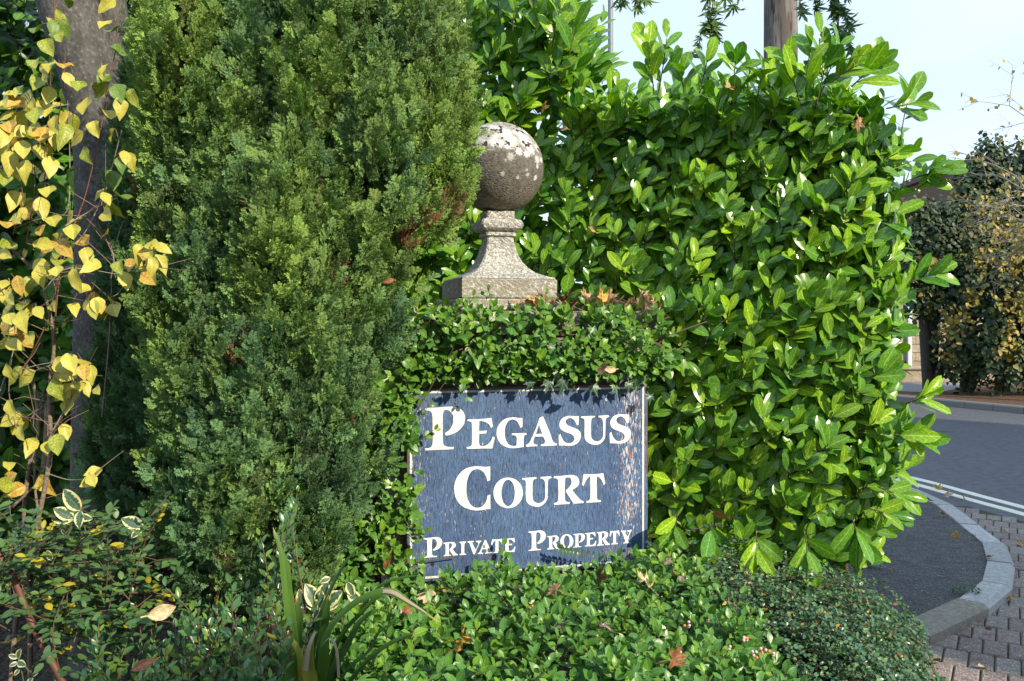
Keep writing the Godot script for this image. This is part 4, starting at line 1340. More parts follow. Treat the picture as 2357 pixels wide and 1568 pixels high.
func pier_climber() -> void:
	spindle_tex = leaf_picture(Color(0.09, 0.225, 0.03), Color(0.26, 0.4, 0.11), Color(0.17, 0.3, 0.06), 0.93, 7.0, Color(0.12, 0.25, 0.025), 0.12, 160)
	spindle_shapes = [blade(0.048, 0.03, 0.92, 0.72, 0.2, 0.15, 4, 6, 0.08, 0.006, 0.05, 161), blade(0.046, 0.031, 0.95, 0.7, 0.35, -0.1, 4, 6, 0.1, 0.006, 0.05, 162), blade(0.05, 0.028, 0.88, 0.75, 0.15, 0.35, 4, 6, 0.1, 0.006, 0.05, 163)]
	rng.seed = 164
	var base := on_sign(0.45, 0.1, 0.1)
	var o := thing("climbing_spindle", "small-leaved green climber covering the gate pier above and left of the sign", "climbing shrub", base)
	var out: Array = []
	var s := st()
	for i in 1250:
		var u := rf(-0.19, 0.97)
		var y := rf(0.3, 1.5)
		if u > 0.0 and y < 1.275: continue
		if u <= 0.0 and y < 1.0: u = lerpf(-0.26, 0.005, rng.randf())
		var thick := rf(-0.02, 0.075) + (0.02 if u < 0 else 0.0)
		if u > 0.9: thick -= 0.03
		var p := on_sign(u, y + 0.012, thick)
		if y < 1.32 and u > 0.0: p += Vector3(0, 0.03, 0)
		shoot(out, s, p, sn * 0.8 + Vector3(0, rf(-0.1, 0.7), 0) + su * rf(-0.7, 0.7), rf(0.04, 0.09), 3, rf(0.6, 1.05), 1.1, sn * 0.8 + Vector3(0.2, 0.6, 0.1), true, 0.0013, 0.2)
	for i in 150:
		shoot(out, s, on_sign(rf(0.0, 0.95), rf(1.315, 1.36), rf(0.0, 0.03)), sn * 0.6 + Vector3(0, rf(-0.15, 0.6), 0) + su * rf(-0.7, 0.7), rf(0.03, 0.06), 3, rf(0.6, 1.0), 1.1, sn * 0.8 + Vector3(0.2, 0.6, 0.1), true, 0.0013, 0.2)
	# sprays on the top edge
	for i in 60:
		var u := rf(-0.1, 0.95)
		shoot(out, s, on_sign(u, 1.49, rf(-0.02, 0.05)), Vector3(rf(-0.4, 0.4), 1, 0.3), rf(0.02, 0.075), 3, rf(0.6, 0.95), 0.9, sn + Vector3(0, 0.6, 0), true, 0.0013, 0.3)
	# a few sprigs reaching over the board
	for q in [[930, 1032, 1001, 998, 3], [1163, 1345, 1164, 1252, 3], [960, 905, 985, 930, 2], [1060, 880, 1075, 912, 2], [945, 1080, 962, 1085, 2], [940, 960, 962, 950, 2], [938, 1230, 955, 1240, 2], [1120, 690, 1122, 668, 2], [1255, 700, 1258, 678, 2], [1330, 720, 1375, 670, 3], [1080, 700, 1092, 684, 2]]:
		var a := at(q[0], q[1], 2.98 + (q[0] - 940) * 0.00043)
		var b := at(q[2], q[3], 2.95 + (q[2] - 940) * 0.00043)
		shoot(out, s, a, b - a, a.distance_to(b), q[4], 0.62, 1.0, sn + Vector3(0, 0.5, 0), true, 0.0014, 0.35)
	leaves(o, "leaf", spindle_shapes, spindle_tex, SPINDLE, 0.38, Color(0.55, 0.66, 0.3), out, 0.048, 0.03)
	# woody stems over the stone
	for i in 46:
		var u := rf(-0.18, 0.95)
		var y := rf(0.5, 1.4) if u < 0 else rf(1.28, 1.42)
		tube(s, curve([on_sign(u, y, 0.012), on_sign(u + rf(-0.1, 0.1), y + 0.06, 0.03), on_sign(u + rf(-0.2, 0.2), y + rf(0.05, 0.16), 0.02)], 3), rf(0.0025, 0.005), 0.002, 5)
	part("stems", s.commit(), mat(0.12, 0.08, 0.05), o, Transform3D(Basis(), -base), true)
	# lobed ivy along the top right of the board
	var iv := thing("ivy", "dark green lobed ivy leaves with pale veins hanging along the board's top edge", "ivy", on_sign(0.6, 1.28, 0.05))
	var veins := noisy(4.0, 165, 2)
	var ivy_tex := picture(96, 96, func(u, v):
		var p := Vector2(u - 0.5, v - 0.5)
		var c := Color(0.035, 0.085, 0.042) * (1.0 + 0.5 * veins.get_noise_2d(u, v))
		for a in [-1.9, -0.85, 0.0, 0.85, 1.9]:
			var d := Vector2(sin(a), cos(a))
			if p.dot(d) > 0.0: c = c.lerp(Color(0.22, 0.32, 0.2), 0.7 * smoothstep(0.022, 0.006, absf(p.cross(d))))
		return c)
	var ivy: Array = []
	for k in 3: ivy.append(lobed(0.034, [[-1.95, 0.75], [-0.85, 0.95], [0.0, 1.3], [0.85, 0.95], [1.95, 0.75]], 0.55, 0.0, -0.2, 0.22, 0.02, 166 + k))
	var im: Array = []
	for c in [Color(1, 1, 1), Color(1.6, 1.5, 1.1), Color(0.75, 0.8, 0.9)]: im.append(leaf_mat(ivy_tex, c, 0.4, Color(0.35, 0.45, 0.3), false))
	for q in [[1156, 790, 1.15], [1158, 832, 1.2], [1343, 765, 1.1], [1266, 798, 1.1], [1297, 878, 1.35], [1226, 853, 0.8], [1263, 880, 1.0], [1366, 890, 1.0], [1415, 888, 0.9], [1471, 866, 1.55], [1358, 852, 1.0], [1282, 855, 0.9], [1364, 756, 0.9], [1350, 820, 0.9], [1440, 858, 1.1], [1496, 911, 0.9], [1221, 880, 0.9], [1448, 884, 0.9], [1310, 842, 0.9], [1396, 850, 0.8]]:
		var p := at(q[0], q[1], 2.905 + (q[0] - 940) * 0.00043 + rf(0.0, 0.03))
		part("leaf", ivy[rng.randi() % 3], im[rng.randi() % 3], iv, leaf_at(p - iv.position, Vector3(rf(-0.5, 0.5), -1, rf(0.0, 0.4)), sn + Vector3(0.1, 0.35, 0) + rv() * 0.35, q[2], 1.0))
	var vs := st()
	tube(vs, curve([on_sign(0.36, 1.36, 0.03), on_sign(0.5, 1.32, 0.05), on_sign(0.68, 1.3, 0.045), on_sign(0.88, 1.31, 0.05)], 4), 0.002, 0.0015, 5)
	part("vine", vs.commit(), mat(0.09, 0.06, 0.04), iv, Transform3D(Basis(), -iv.position))

func cover_height(x: float, z: float) -> float:  # the low shrubs in front of the sign
	var d := -z
	var y := 0.66 - 0.06 * smoothstep(2.6, 2.0, d) + 0.02 * sin(x * 9.0 + d * 5.0)
	var side := x - lerpf(0.66, 0.56, smoothstep(2.2, 3.2, d))
	y -= 0.8 * smoothstep(0.0, 0.42, side)
	return y - 0.3 * smoothstep(1.95, 1.6, d)

func ground_cover() -> void:
	rng.seed = 170
	var base := Vector3(0.1, 0.1, -2.5)
	var o := thing("ground_cover_shrub", "low spreading green shrub with oval leaves and pink berries below the sign", "shrub", base)
	var out: Array = []
	var s := st()
	var bump := noisy(2.5, 171, 3)
	for i in 2300:
		var d := rf(1.75, 3.2)
		var x := rf(-0.5, 1.05)
		if x < 0.0 and d < 2.2 and x < -0.28: continue
		var front := 3.0 + x * 0.2867 + 0.07
		if d > front - 0.06: continue
		var y := cover_height(x, -d)
		if y < 0.12: continue
		y += 0.05 * bump.get_noise_2d(x * 2, d * 2)
		var low := rng.randf() < 0.35
		var p := Vector3(x, y - (0.13 if low else 0.07), -d)
		shoot(out, s, p, Vector3(rf(-0.6, 0.6), 0.9, rf(-0.3, 0.9)), rf(0.05, 0.1), 3 if low else 4, rf(0.62, 1.0), 1.15, Vector3(0.15, 0.8, 0.45), true, 0.0014, 0.2)
	leaves(o, "leaf", spindle_shapes, spindle_tex, [Color(0.8, 0.9, 1.0), Color(0.72, 0.85, 1.0), Color(1.05, 1.0, 0.9), Color(0.9, 0.95, 1.0), Color(0.68, 0.8, 0.95), Color(1.4, 1.2, 0.7), Color(0.85, 0.92, 1.0)], 0.38, Color(0.5, 0.62, 0.3), out, 0.048, 0.03)
	for i in 70:
		var x := rf(-0.4, 0.8)
		var d := rf(1.9, 2.9)
		var y := cover_height(x, -d) - 0.06
		if y < 0.2: continue
		var e := Vector3(rf(-0.15, 0.15), 0.0, rf(-0.1, 0.1))
		tube(s, curve([Vector3(x, 0.12, -d) - e, Vector3(x, y * 0.6, -d), Vector3(x, y, -d) + e], 3), 0.004, 0.002, 5)
	part("stems", s.commit(), mat(0.1, 0.08, 0.04), o, Transform3D(Basis(), -base), true)
	# pink and orange berries in small clusters
	var ball := SphereMesh.new()
	ball.radius = 0.0042
	ball.height = 0.0084
	ball.radial_segments = 10
	ball.rings = 6
	var pink := mat(0.75, 0.42, 0.42, 0.35)
	var orange := mat(0.75, 0.2, 0.06, 0.35)
	for q in [[1816, 1498, 9], [1820, 1506, 8], [1580, 1450, 4], [1630, 1435, 2], [1795, 1448, 3], [1676, 1503, 4], [1714, 1485, 5], [1755, 1510, 4], [1738, 1516, 4], [1824, 1475, 3], [1812, 1440, 2], [1567, 1520, 2], [1775, 1518, 3], [1382, 1448, 2], [1226, 1412, 2], [1850, 1437, 2], [1865, 1520, 3]]:
		var d := 2.3
		for k in 6:
			var p0 := at(q[0], q[1], d)
			d += (p0.y - cover_height(p0.x, p0.z) - 0.01) * 1.2
			d = clampf(d, 1.8, 2.9)
		for k in q[2]:
			part("berry", ball, pink if (k + int(q[0])) % 3 else orange, o, Transform3D(Basis(), at(q[0], q[1], d) - base + rv() * 0.009 + Vector3(0, 0.012, 0)))

func cotoneaster() -> void:
	rng.seed = 180
	var base := Vector3(1.1, 0.1, -3.2)
	var o := thing("cotoneaster", "trailing tiny-leaved shrub with orange flecks spilling down to the kerb", "shrub", base)
	var out: Array = []
	var flecks: Array = []
	var s := st()
	for i in 420:
		var t := rng.randf()
		# runners start along the hedge foot and arch down towards the kerb
		var a := Vector3(rf(0.5, 1.25), 0, -rf(2.75, 3.45))
		a.y = clampf(0.62 - 0.5 * (a.x - 0.6) - rf(0.0, 0.12), 0.15, 0.62)
		var dir := Vector3(rf(0.3, 1.0), 0, rf(-0.5, 0.75)).normalized()
		var l := rf(0.22, 0.7) if t > 0.25 else rf(0.6, 1.05)
		var b := a + dir * l * 0.55 + Vector3(0, rf(0.0, 0.07), 0)
		var c := a + dir * l
		c.y = maxf(0.13 + rf(0.0, 0.06), a.y - rf(0.1, 0.4))
		c.x = minf(c.x, 1.72 - 0.36 * maxf(0.0, 3.75 + c.z) - rf(0, 0.3) * rng.randf())
		if c.x < b.x: b.x = lerpf(a.x, c.x, 0.55)
		var pts := curve([a, b, c], 5)
		tube(s, pts, 0.0018, 0.001, 4)
		for k in pts.size() - 1:
			for j in int(pts[k].distance_to(pts[k + 1]) / 0.0075) + 1:
				var p: Vector3 = pts[k].lerp(pts[k + 1], rng.randf())
				for h in [-1, 1]:
					var d: Vector3 = (Vector3(-dir.z, 0, dir.x) * h + dir * 0.4 + Vector3(0, rf(-0.1, 0.7), 0) + rv() * 0.5).normalized()
					(flecks if rng.randf() < 0.018 else out).append(leaf_at(p + rv() * 0.008, d, Vector3(0.1, 0.9, 0.4) + rv() * 0.6, rf(0.7, 1.3)))
	var shape := blade(0.0155, 0.009, 0.9, 0.75, 0.25, 0.2, 2, 4)
	leaves(o, "leaf", [shape], plain_white(), [Color(0.075, 0.17, 0.07), Color(0.06, 0.145, 0.075), Color(0.1, 0.2, 0.06), Color(0.07, 0.155, 0.07), Color(0.05, 0.12, 0.05), Color(0.15, 0.26, 0.1), Color(0.08, 0.18, 0.09)], 0.3, Color(0.4, 0.5, 0.25), out, 0.0155, 0.009, 150)
	part("stems", s.commit(), mat(0.09, 0.045, 0.04), o, Transform3D(Basis(), -base), true)
	leaves(o, "turned_leaf", [shape], plain_white(), [Color(0.5, 0.24, 0.03), Color(0.5, 0.36, 0.05), Color(0.42, 0.1, 0.02)], 0.4, Color(0.4, 0.4, 0.2), flecks, 0.0155, 0.009, 60)
	# the sprig that leans across the board
	var sp: Array = []
	for q in [[1455, 1318], [1438, 1299], [1380, 1280], [1330, 1270], [1302, 1266], [1286, 1262]]: sp.append(at(q[0], q[1], 2.93 + (q[0] - 940) * 0.00043))
	sp = curve(sp, 4)
	var s2 := st()
	tube(s2, sp, 0.0016, 0.0008, 5)
	part("stem", s2.commit(), mat(0.13, 0.06, 0.05), o, Transform3D(Basis(), -base))
	var lm := leaf_mat(plain_white(), Color(0.06, 0.14, 0.045), 0.35, Color(0.4, 0.5, 0.25), false)
	for p in sp:
		for h in [-1, 1]:
			part("leaf", shape, lm, o, leaf_at(p - base, Vector3(rf(-0.5, 0.2), h * 0.8, 0.4), sn + rv() * 0.3, rf(0.9, 1.35)))

func box_shrub() -> void:
	rng.seed = 190
	var base := Vector3(-0.8, 0.1, -2.1)
	var o := thing("box_shrub", "dark green box shrub with small paired leaves, at the lower left", "shrub", base)
	var out: Array = []
	var s := st()
	var heads: Array = []
	for i in 430:
		var x := rf(-1.35, -0.48)
		var d := rf(1.72, 2.24)
		var top := 0.72 + 0.24 * exp(-pow((x + 0.56) / 0.14, 2.0)) + 0.07 * exp(-pow((x + 0.86) / 0.16, 2.0)) - 0.25 * smoothstep(-0.95, -1.15, x) + 0.05 * sin(x * 31.0) - 0.5 * maxf(0.0, 2.0 - d)
		var y := top - 0.42 * pow(rng.randf(), 1.4)
		heads.append(Vector3(x, y, -d))
	for h in heads:
		var root := Vector3(lerpf(h.x, -0.78, 0.35), 0.2, lerpf(h.z, -2.05, 0.3))
		var dir: Vector3 = (h - root).normalized() + rv() * 0.35
		shoot(out, s, h - dir * 0.17, dir, rf(0.15, 0.22), 9, rf(0.75, 1.15), 0.95, Vector3(0.1, 0.8, 0.5), true, 0.0018, 0.1)
		if rng.randf() < 0.35: tube(s, curve([root, root.lerp(h, 0.5) + rv() * 0.05, h - dir * 0.17], 3), 0.004, 0.002, 5)
	var tex := leaf_picture(Color(0.065, 0.165, 0.055), Color(0.08, 0.15, 0.05), Color(0.05, 0.11, 0.03), 0.96, 6.0, Color(0.05, 0.11, 0.02), 0.05, 191)
	leaves(o, "leaf", [blade(0.029, 0.0145, 0.92, 0.75, 0.25, 0.1, 2, 5), blade(0.027, 0.014, 0.9, 0.75, 0.4, -0.15, 2, 5), blade(0.03, 0.014, 0.95, 0.75, 0.3, 0.25, 2, 5)], tex, [Color(1, 1, 1), Color(0.85, 0.95, 1.1), Color(0.75, 0.9, 1.1), Color(1.2, 1.15, 0.9), Color(0.9, 1.0, 1.1), Color(1.9, 1.4, 0.6), Color(0.8, 0.9, 1.0), Color(1.05, 1.0, 1.0), Color(0.9, 0.95, 1.1)], 0.28, Color(0.4, 0.5, 0.25), out, 0.029, 0.0145)
	part("stems", s.commit(), mat(0.16, 0.1, 0.05), o, Transform3D(Basis(), -base), true)

func rose() -> void:
	rng.seed = 200
	var base := Vector3(-1.2, 0.1, -2.15)
	var o := thing("rose_bush", "straggling rose with small toothed leaves turning orange, lower left corner", "rose", base)
	var out: Array = []
	var s := st()
	var cane := st()
	tube(cane, curve([at(-30, 1240, 2.1), at(30, 1330, 2.1), at(75, 1440, 2.1), at(150, 1580, 2.08)], 5), 0.0075, 0.009, 8)
	part("cane", cane.commit(), mat(0.13, 0.05, 0.03, 0.6), o, Transform3D(Basis(), -base))
	for i in 105:
		var a := at(rf(-60, 300), rf(1260, 1480), rf(2.05, 2.4))
		if a.x > -0.95 and a.y > 0.93: continue
		var d := Vector3(rf(-0.5, 1.0), rf(-0.2, 0.8), rf(-0.4, 0.6)).normalized()
		var l := rf(0.1, 0.22)
		var pts := curve([a, a + d * l * 0.5 + rv() * 0.02, a + d * l], 4)
		tube(s, pts, 0.0017, 0.001, 4)
		for k in [2, 4, 6, 8]:
			var e := (d + rv()).normalized()
			var q: Vector3 = pts[k]
			for h in 5:
				var along := 0.008 + 0.013 * (h / 2)
				var sd := 1.0 if h % 2 else -1.0
				var dl := (e.cross(Vector3.UP).normalized() * sd + e * 0.5) if h < 4 else e
				out.append(leaf_at(q + e * (along if h < 4 else 0.036), dl, Vector3(0.1, 0.9, 0.4) + rv() * 0.3, rf(0.7, 1.15)))
	var tex := leaf_picture(Color(0.062, 0.14, 0.045), Color(0.13, 0.22, 0.08), Color(0.06, 0.12, 0.03), 0.96, 8.0, Color(0.09, 0.11, 0.02), 0.12, 201)
	leaves(o, "leaf", [blade(0.026, 0.016, 0.88, 0.75, 0.2, 0.1, 2, 5, 0.0, 0.0, 0.08, 202)], tex, [Color(1, 1, 1), Color(0.8, 0.9, 1.0), Color(1.3, 1.2, 0.8), Color(0.9, 1.0, 1.1), Color(1.0, 1.0, 1.0), Color(0.85, 0.95, 1.0), Color(0.9, 0.95, 1.0), Color(1.1, 1.1, 0.9), Color(0.75, 0.9, 1.0), Color(1.6, 1.4, 0.7), Color(5.5, 2.4, 0.5), Color(0.9, 1.0, 1.0), Color(1.2, 1.2, 0.9), Color(0.8, 0.9, 1.0)], 0.45, Color(0.45, 0.5, 0.25), out, 0.026, 0.016)
	part("stems", s.commit(), mat(0.13, 0.07, 0.04), o, Transform3D(Basis(), -base), true)

func yellow_shrub() -> void:
	rng.seed = 210
	var base := at(70, 1500, 2.25)
	base.y = 0.1
	var o := thing("yellow_leaved_shrub", "twiggy shrub in yellow autumn leaf at the left edge, before the grey trunk", "shrub", base)
	var wood := grainy(speckle([Color(0.2, 0.145, 0.1), Color(0.27, 0.21, 0.16), Color(0.11, 0.075, 0.05)], [0.25, 0.25], 128, 3.0, 211), 6.0, 0.9, bumps(128, 0.1, 212), 0.3)
	var red := mat(0.16, 0.06, 0.035, 0.7)
	var grey := mat(0.28, 0.24, 0.2, 0.85)
	var nodes: Array = []
	# stems: thickness at foot and tip (mm), distance, material (0 wood, 1 red, 2 grey), then pixels
	var stems: Array = [
		[13, 7, 2.25, 0, [20, 1640], [40, 1400], [78, 1240], [109, 1090], [116, 1000], [113, 900], [124, 790], [109, 699], [92, 640], [55, 600], [10, 560]],
		[14, 8, 2.3, 0, [70, 1640], [66, 1300], [55, 1180], [70, 1060], [88, 1000], [80, 900], [60, 840]],
		[10, 5, 2.28, 0, [-20, 1210], [30, 1165], [68, 1131], [109, 1090]],
		[9, 5, 2.35, 0, [130, 1640], [115, 1320], [88, 1180], [80, 1080], [100, 900]],
		[4, 2, 2.2, 1, [124, 790], [132, 680], [152, 560], [190, 470], [225, 330], [250, 190], [268, 100], [270, 30]],
		[4, 2, 2.22, 1, [60, 840], [100, 760], [122, 700], [145, 560]],
		[3, 1.5, 2.18, 1, [100, 430], [112, 300], [118, 120], [125, 40], [126, -40]],
		[3, 1.5, 2.2, 1, [130, 300], [145, 200], [150, 120]],
		[6, 3, 2.24, 2, [-10, 400], [40, 340], [75, 280], [120, 250], [160, 240]],
		[4, 1.5, 2.2, 2, [140, 500], [158, 470], [160, 350], [155, 230]],
		[4, 2, 2.2, 2, [105, 640], [140, 600], [190, 545], [240, 440], [280, 300]],
		[3, 1.5, 2.12, 2, [100, 670], [145, 622], [200, 620], [262, 630], [290, 628], [330, 612]],
		[3, 1.2, 2.18, 2, [255, 640], [262, 600], [255, 565]], [3, 1.5, 2.2, 2, [150, 520], [200, 490], [240, 470]],
		[6, 4, 2.7, 0, [235, 960], [250, 800], [256, 690], [260, 590], [280, 520]],
		[2.5, 1.2, 2.2, 1, [124, 760], [170, 720], [215, 700], [265, 700]],
		[2.5, 1.2, 2.2, 2, [50, 850], [120, 835], [170, 845], [210, 850]],
		[3, 1.5, 2.22, 1, [30, 540], [50, 460], [45, 380], [30, 300]], [3, 1.5, 2.2, 1, [60, 560], [75, 470], [80, 400], [70, 330]],
		[3, 2, 2.26, 2, [0, 900], [35, 780], [20, 640]], [3, 2, 2.3, 0, [40, 1000], [20, 900], [30, 800]],
		[3, 1.5, 2.24, 2, [116, 1000], [150, 940], [170, 900], [165, 860]], [2.5, 1.2, 2.22, 2, [109, 1090], [160, 1105], [210, 1100]], [2.5, 1.2, 2.2, 2, [66, 1300], [30, 1220], [20, 1140]],
		[2.5, 1.2, 2.2, 1, [109, 699], [60, 720], [25, 735]], [2.5, 1.2, 2.2, 1, [88, 1000], [60, 960], [20, 940]], [2, 1.2, 2.24, 2, [124, 838], [90, 850], [40, 870]],
		[2.5, 1.2, 2.2, 2, [20, 1340], [30, 1420], [25, 1480]], [2, 1, 2.2, 0, [60, 700], [30, 690], [0, 680]],
	]
	for q in stems:
		var pts: Array = []
		for i in range(4, q.size()): pts.append(at(q[i][0], q[i][1], q[2] + rf(-0.03, 0.03)) - base)
		pts = curve(pts, 4)
		for p in pts: nodes.append(p)
		var s := st()
		tube(s, pts, q[0] / 2000.0, q[1] / 2000.0, 7)
		part("stem", s.commit(), [wood, red, grey][q[3]], o)
	var fine := st()
	for i in 120:  # bare side twigs low down
		var p: Vector3 = nodes[rng.randi() % nodes.size()]
		if p.y > 1.7: continue
		var d := Vector3(rf(-1, 1), rf(-0.2, 1), rf(-0.6, 0.6)).normalized()
		tube(fine, [p, p + d * 0.05 + rv() * 0.01, p + d * rf(0.08, 0.16)], 0.0014, 0.0007, 4)
	# leaves, where the photograph has them (in pixels of the first survey, two sheets)
	var spots: Array = []
	var upper := "355,85 410,190 415,25 325,180 250,195 295,290 290,385 385,430 230,510 210,390 100,570 150,600 90,640 40,660 160,700 40,740 200,790 120,740 330,660 270,660 340,770 400,800 335,860 140,920 235,910 180,1045 255,1080 30,920 20,1100 310,1010 635,440 635,550 725,580 530,655 740,660 660,720 710,330 700,200 645,40 480,550 450,770 585,800 675,850 510,950 690,1105 770,970 740,1000 660,1225 655,1320 750,1230 630,1430 520,1500 420,1350 330,1380 245,1420 80,1220 155,1260 255,1270 300,1195 150,1330 60,1400 450,1440 270,1500 350,1490 40,1520 865,1475 1010,1520 910,1555 340,1545 60,560 20,600 180,640 230,720 70,800 120,820 30,830 190,860 260,830 60,980 110,1060 90,880 280,950"
	var lower := "40,30 130,40 340,20 530,30 250,100 320,115 385,100 340,155 285,150 235,155 450,180 110,220 185,220 35,220 770,190 930,110 925,170 865,65 920,30 790,70 455,345 520,335 575,315 615,365 665,380 705,370 30,370 140,350 190,390 240,390 120,420 80,505 180,540 90,580 150,575 15,580 105,665 80,765 150,780 40,760 360,705 430,695 510,695 550,765 370,770 455,760 410,835 330,845 470,840 530,850 440,900 405,955 70,980 60,1040 130,1130 190,1190 290,1220 350,1190 45,1410 80,1480 10,1450 250,1430 555,1375 560,1420 525,1430 20,470 60,430 20,300 70,290"
	for k in 2:
		for w in [upper, lower][k].split(" "):
			var e: PackedStringArray = w.split(",")
			spots.append(Vector2(float(e[0]) * 0.3758, float(e[1]) * 0.3758 + 575.4 * k))
			if rng.randf() < 0.45: spots.append(spots[-1] + Vector2(rf(-30, 30), rf(-30, 30)))
	var tex: Array = []
	var tone: Array = [[Color(0.56, 0.4, 0.05), Color(0.36, 0.17, 0.05), 0.3], [Color(0.58, 0.5, 0.08), Color(0.36, 0.36, 0.05), 0.3], [Color(0.42, 0.42, 0.055), Color(0.5, 0.36, 0.05), 0.25], [Color(0.24, 0.3, 0.03), Color(0.4, 0.36, 0.04), 0.2], [Color(0.1, 0.19, 0.02), Color(0.16, 0.22, 0.03), 0.2], [Color(0.5, 0.36, 0.16), Color(0.3, 0.14, 0.05), 0.25]]
	for k in 6: tex.append(leaf_mat(leaf_picture(tone[k][0], tone[k][0] * 1.25, tone[k][0] * 0.95, 0.95, 4.0, tone[k][1], tone[k][2], 215 + k), Color.WHITE, 0.5, Color(0.6, 0.6, 0.3), false))
	var shapes: Array = []
	for k in 4: shapes.append(blade(0.07, 0.043 + 0.003 * k, 0.78 + 0.05 * (k % 2), 0.95, 0.12 + 0.1 * k, [0.25, 0.45, 0.1, -0.2][k], 6, 9, 0.16, 0.0, 0.05, 222 + k))
	for q in spots:
		var tip := at(q.x, q.y, 2.0)
		var best: Vector3 = nodes[0]
		var bd := 1e9
		for n in nodes:
			var w: Vector3 = n + base
			var px := Vector2(1178.5 + w.x / -w.z * 2000.0, 746.0 - (w.y - EYE) / -w.z * 2000.0)
			if px.distance_to(q) < bd:
				bd = px.distance_to(q)
				best = n
		var depth := -(best + base).z + rf(-0.13, 0.05)
		tip = at(q.x, q.y, depth) - base
		var d := (tip - best)
		d.z *= 0.4
		if d.length() < 0.015: d = Vector3(rf(-1, 1), 0.2, 0.5)
		d = d.normalized() * 0.6 + Vector3(rf(-0.35, 0.35), rf(-1.1, -0.1), rf(-0.1, 0.6))
		d = d.normalized()
		var foot := tip - d * 0.03
		tube(fine, curve([best, best.lerp(foot, 0.6) + Vector3(0, 0.008, 0), foot], 3), 0.001, 0.0006, 4)
		var k := rng.randi() % 8
		var greenish: bool = q.y < 320 and (q.x > 190 or q.y < 130) or q.x > 250 and q.y < 500
		var pick: int = [3, 4, 4, 3, 2, 4, 3, 2][k] if greenish else ([0, 1, 1, 2, 2, 2, 3, 1][k] if q.y < 700 else [1, 2, 2, 0, 1, 2, 3, 2][k])
		part("leaf", shapes[rng.randi() % 4], tex[pick], o, leaf_at(foot, d, Vector3(rf(-0.8, 0.9), rf(0.1, 1.0), 0.9), rf(0.6, 0.9), rf(0.5, 1.8)))
	part("twigs", fine.commit(), mat(0.2, 0.13, 0.09, 0.8), o, Transform3D(), true)
	# one freshly sawn stub
	var stub := st()
	tube(stub, [at(106, 1075, 2.3) - base, at(113, 990, 2.28) - base, at(114, 935, 2.28) - base], 0.013, 0.012, 9)
	part("stub", stub.commit(), wood, o)

func ribbon(pts: Array, w0: float, w1: float, fold: float, from := 0.0, to := 1.0, lift := 0.0) -> ArrayMesh:
	var line := curve(pts, 6)
	var n := line.size()
	var s := st()
	var rows := 0
	for i in n:
		var t := float(i) / (n - 1)
		if t < from or t > to: continue
		var d: Vector3 = (line[mini(i + 1, n - 1)] - line[maxi(i - 1, 0)]).normalized()
		var view: Vector3 = (Vector3(0, EYE + 0.6, 0.4) - line[i]).normalized()
		var x := d.cross(view).normalized()
		var up := x.cross(d).normalized()
		var w := lerpf(w0, w1, t) * 0.5 * (1.0 if t < 0.75 else (1.0 - t) / 0.25 + 0.03)
		for k in 5:
			var e := k / 2.0 - 1.0
			s.set_uv(Vector2(0.5 + 0.5 * e, t))
			s.add_vertex(line[i] + x * w * e + up * (w * fold * absf(e) + lift))
		rows += 1
	for i in rows - 1:
		for k in 4:
			var a := i * 5 + k
			for q in [a, a + 5, a + 6, a, a + 6, a + 1]: s.add_index(q)
	s.generate_normals()
	return s.commit()

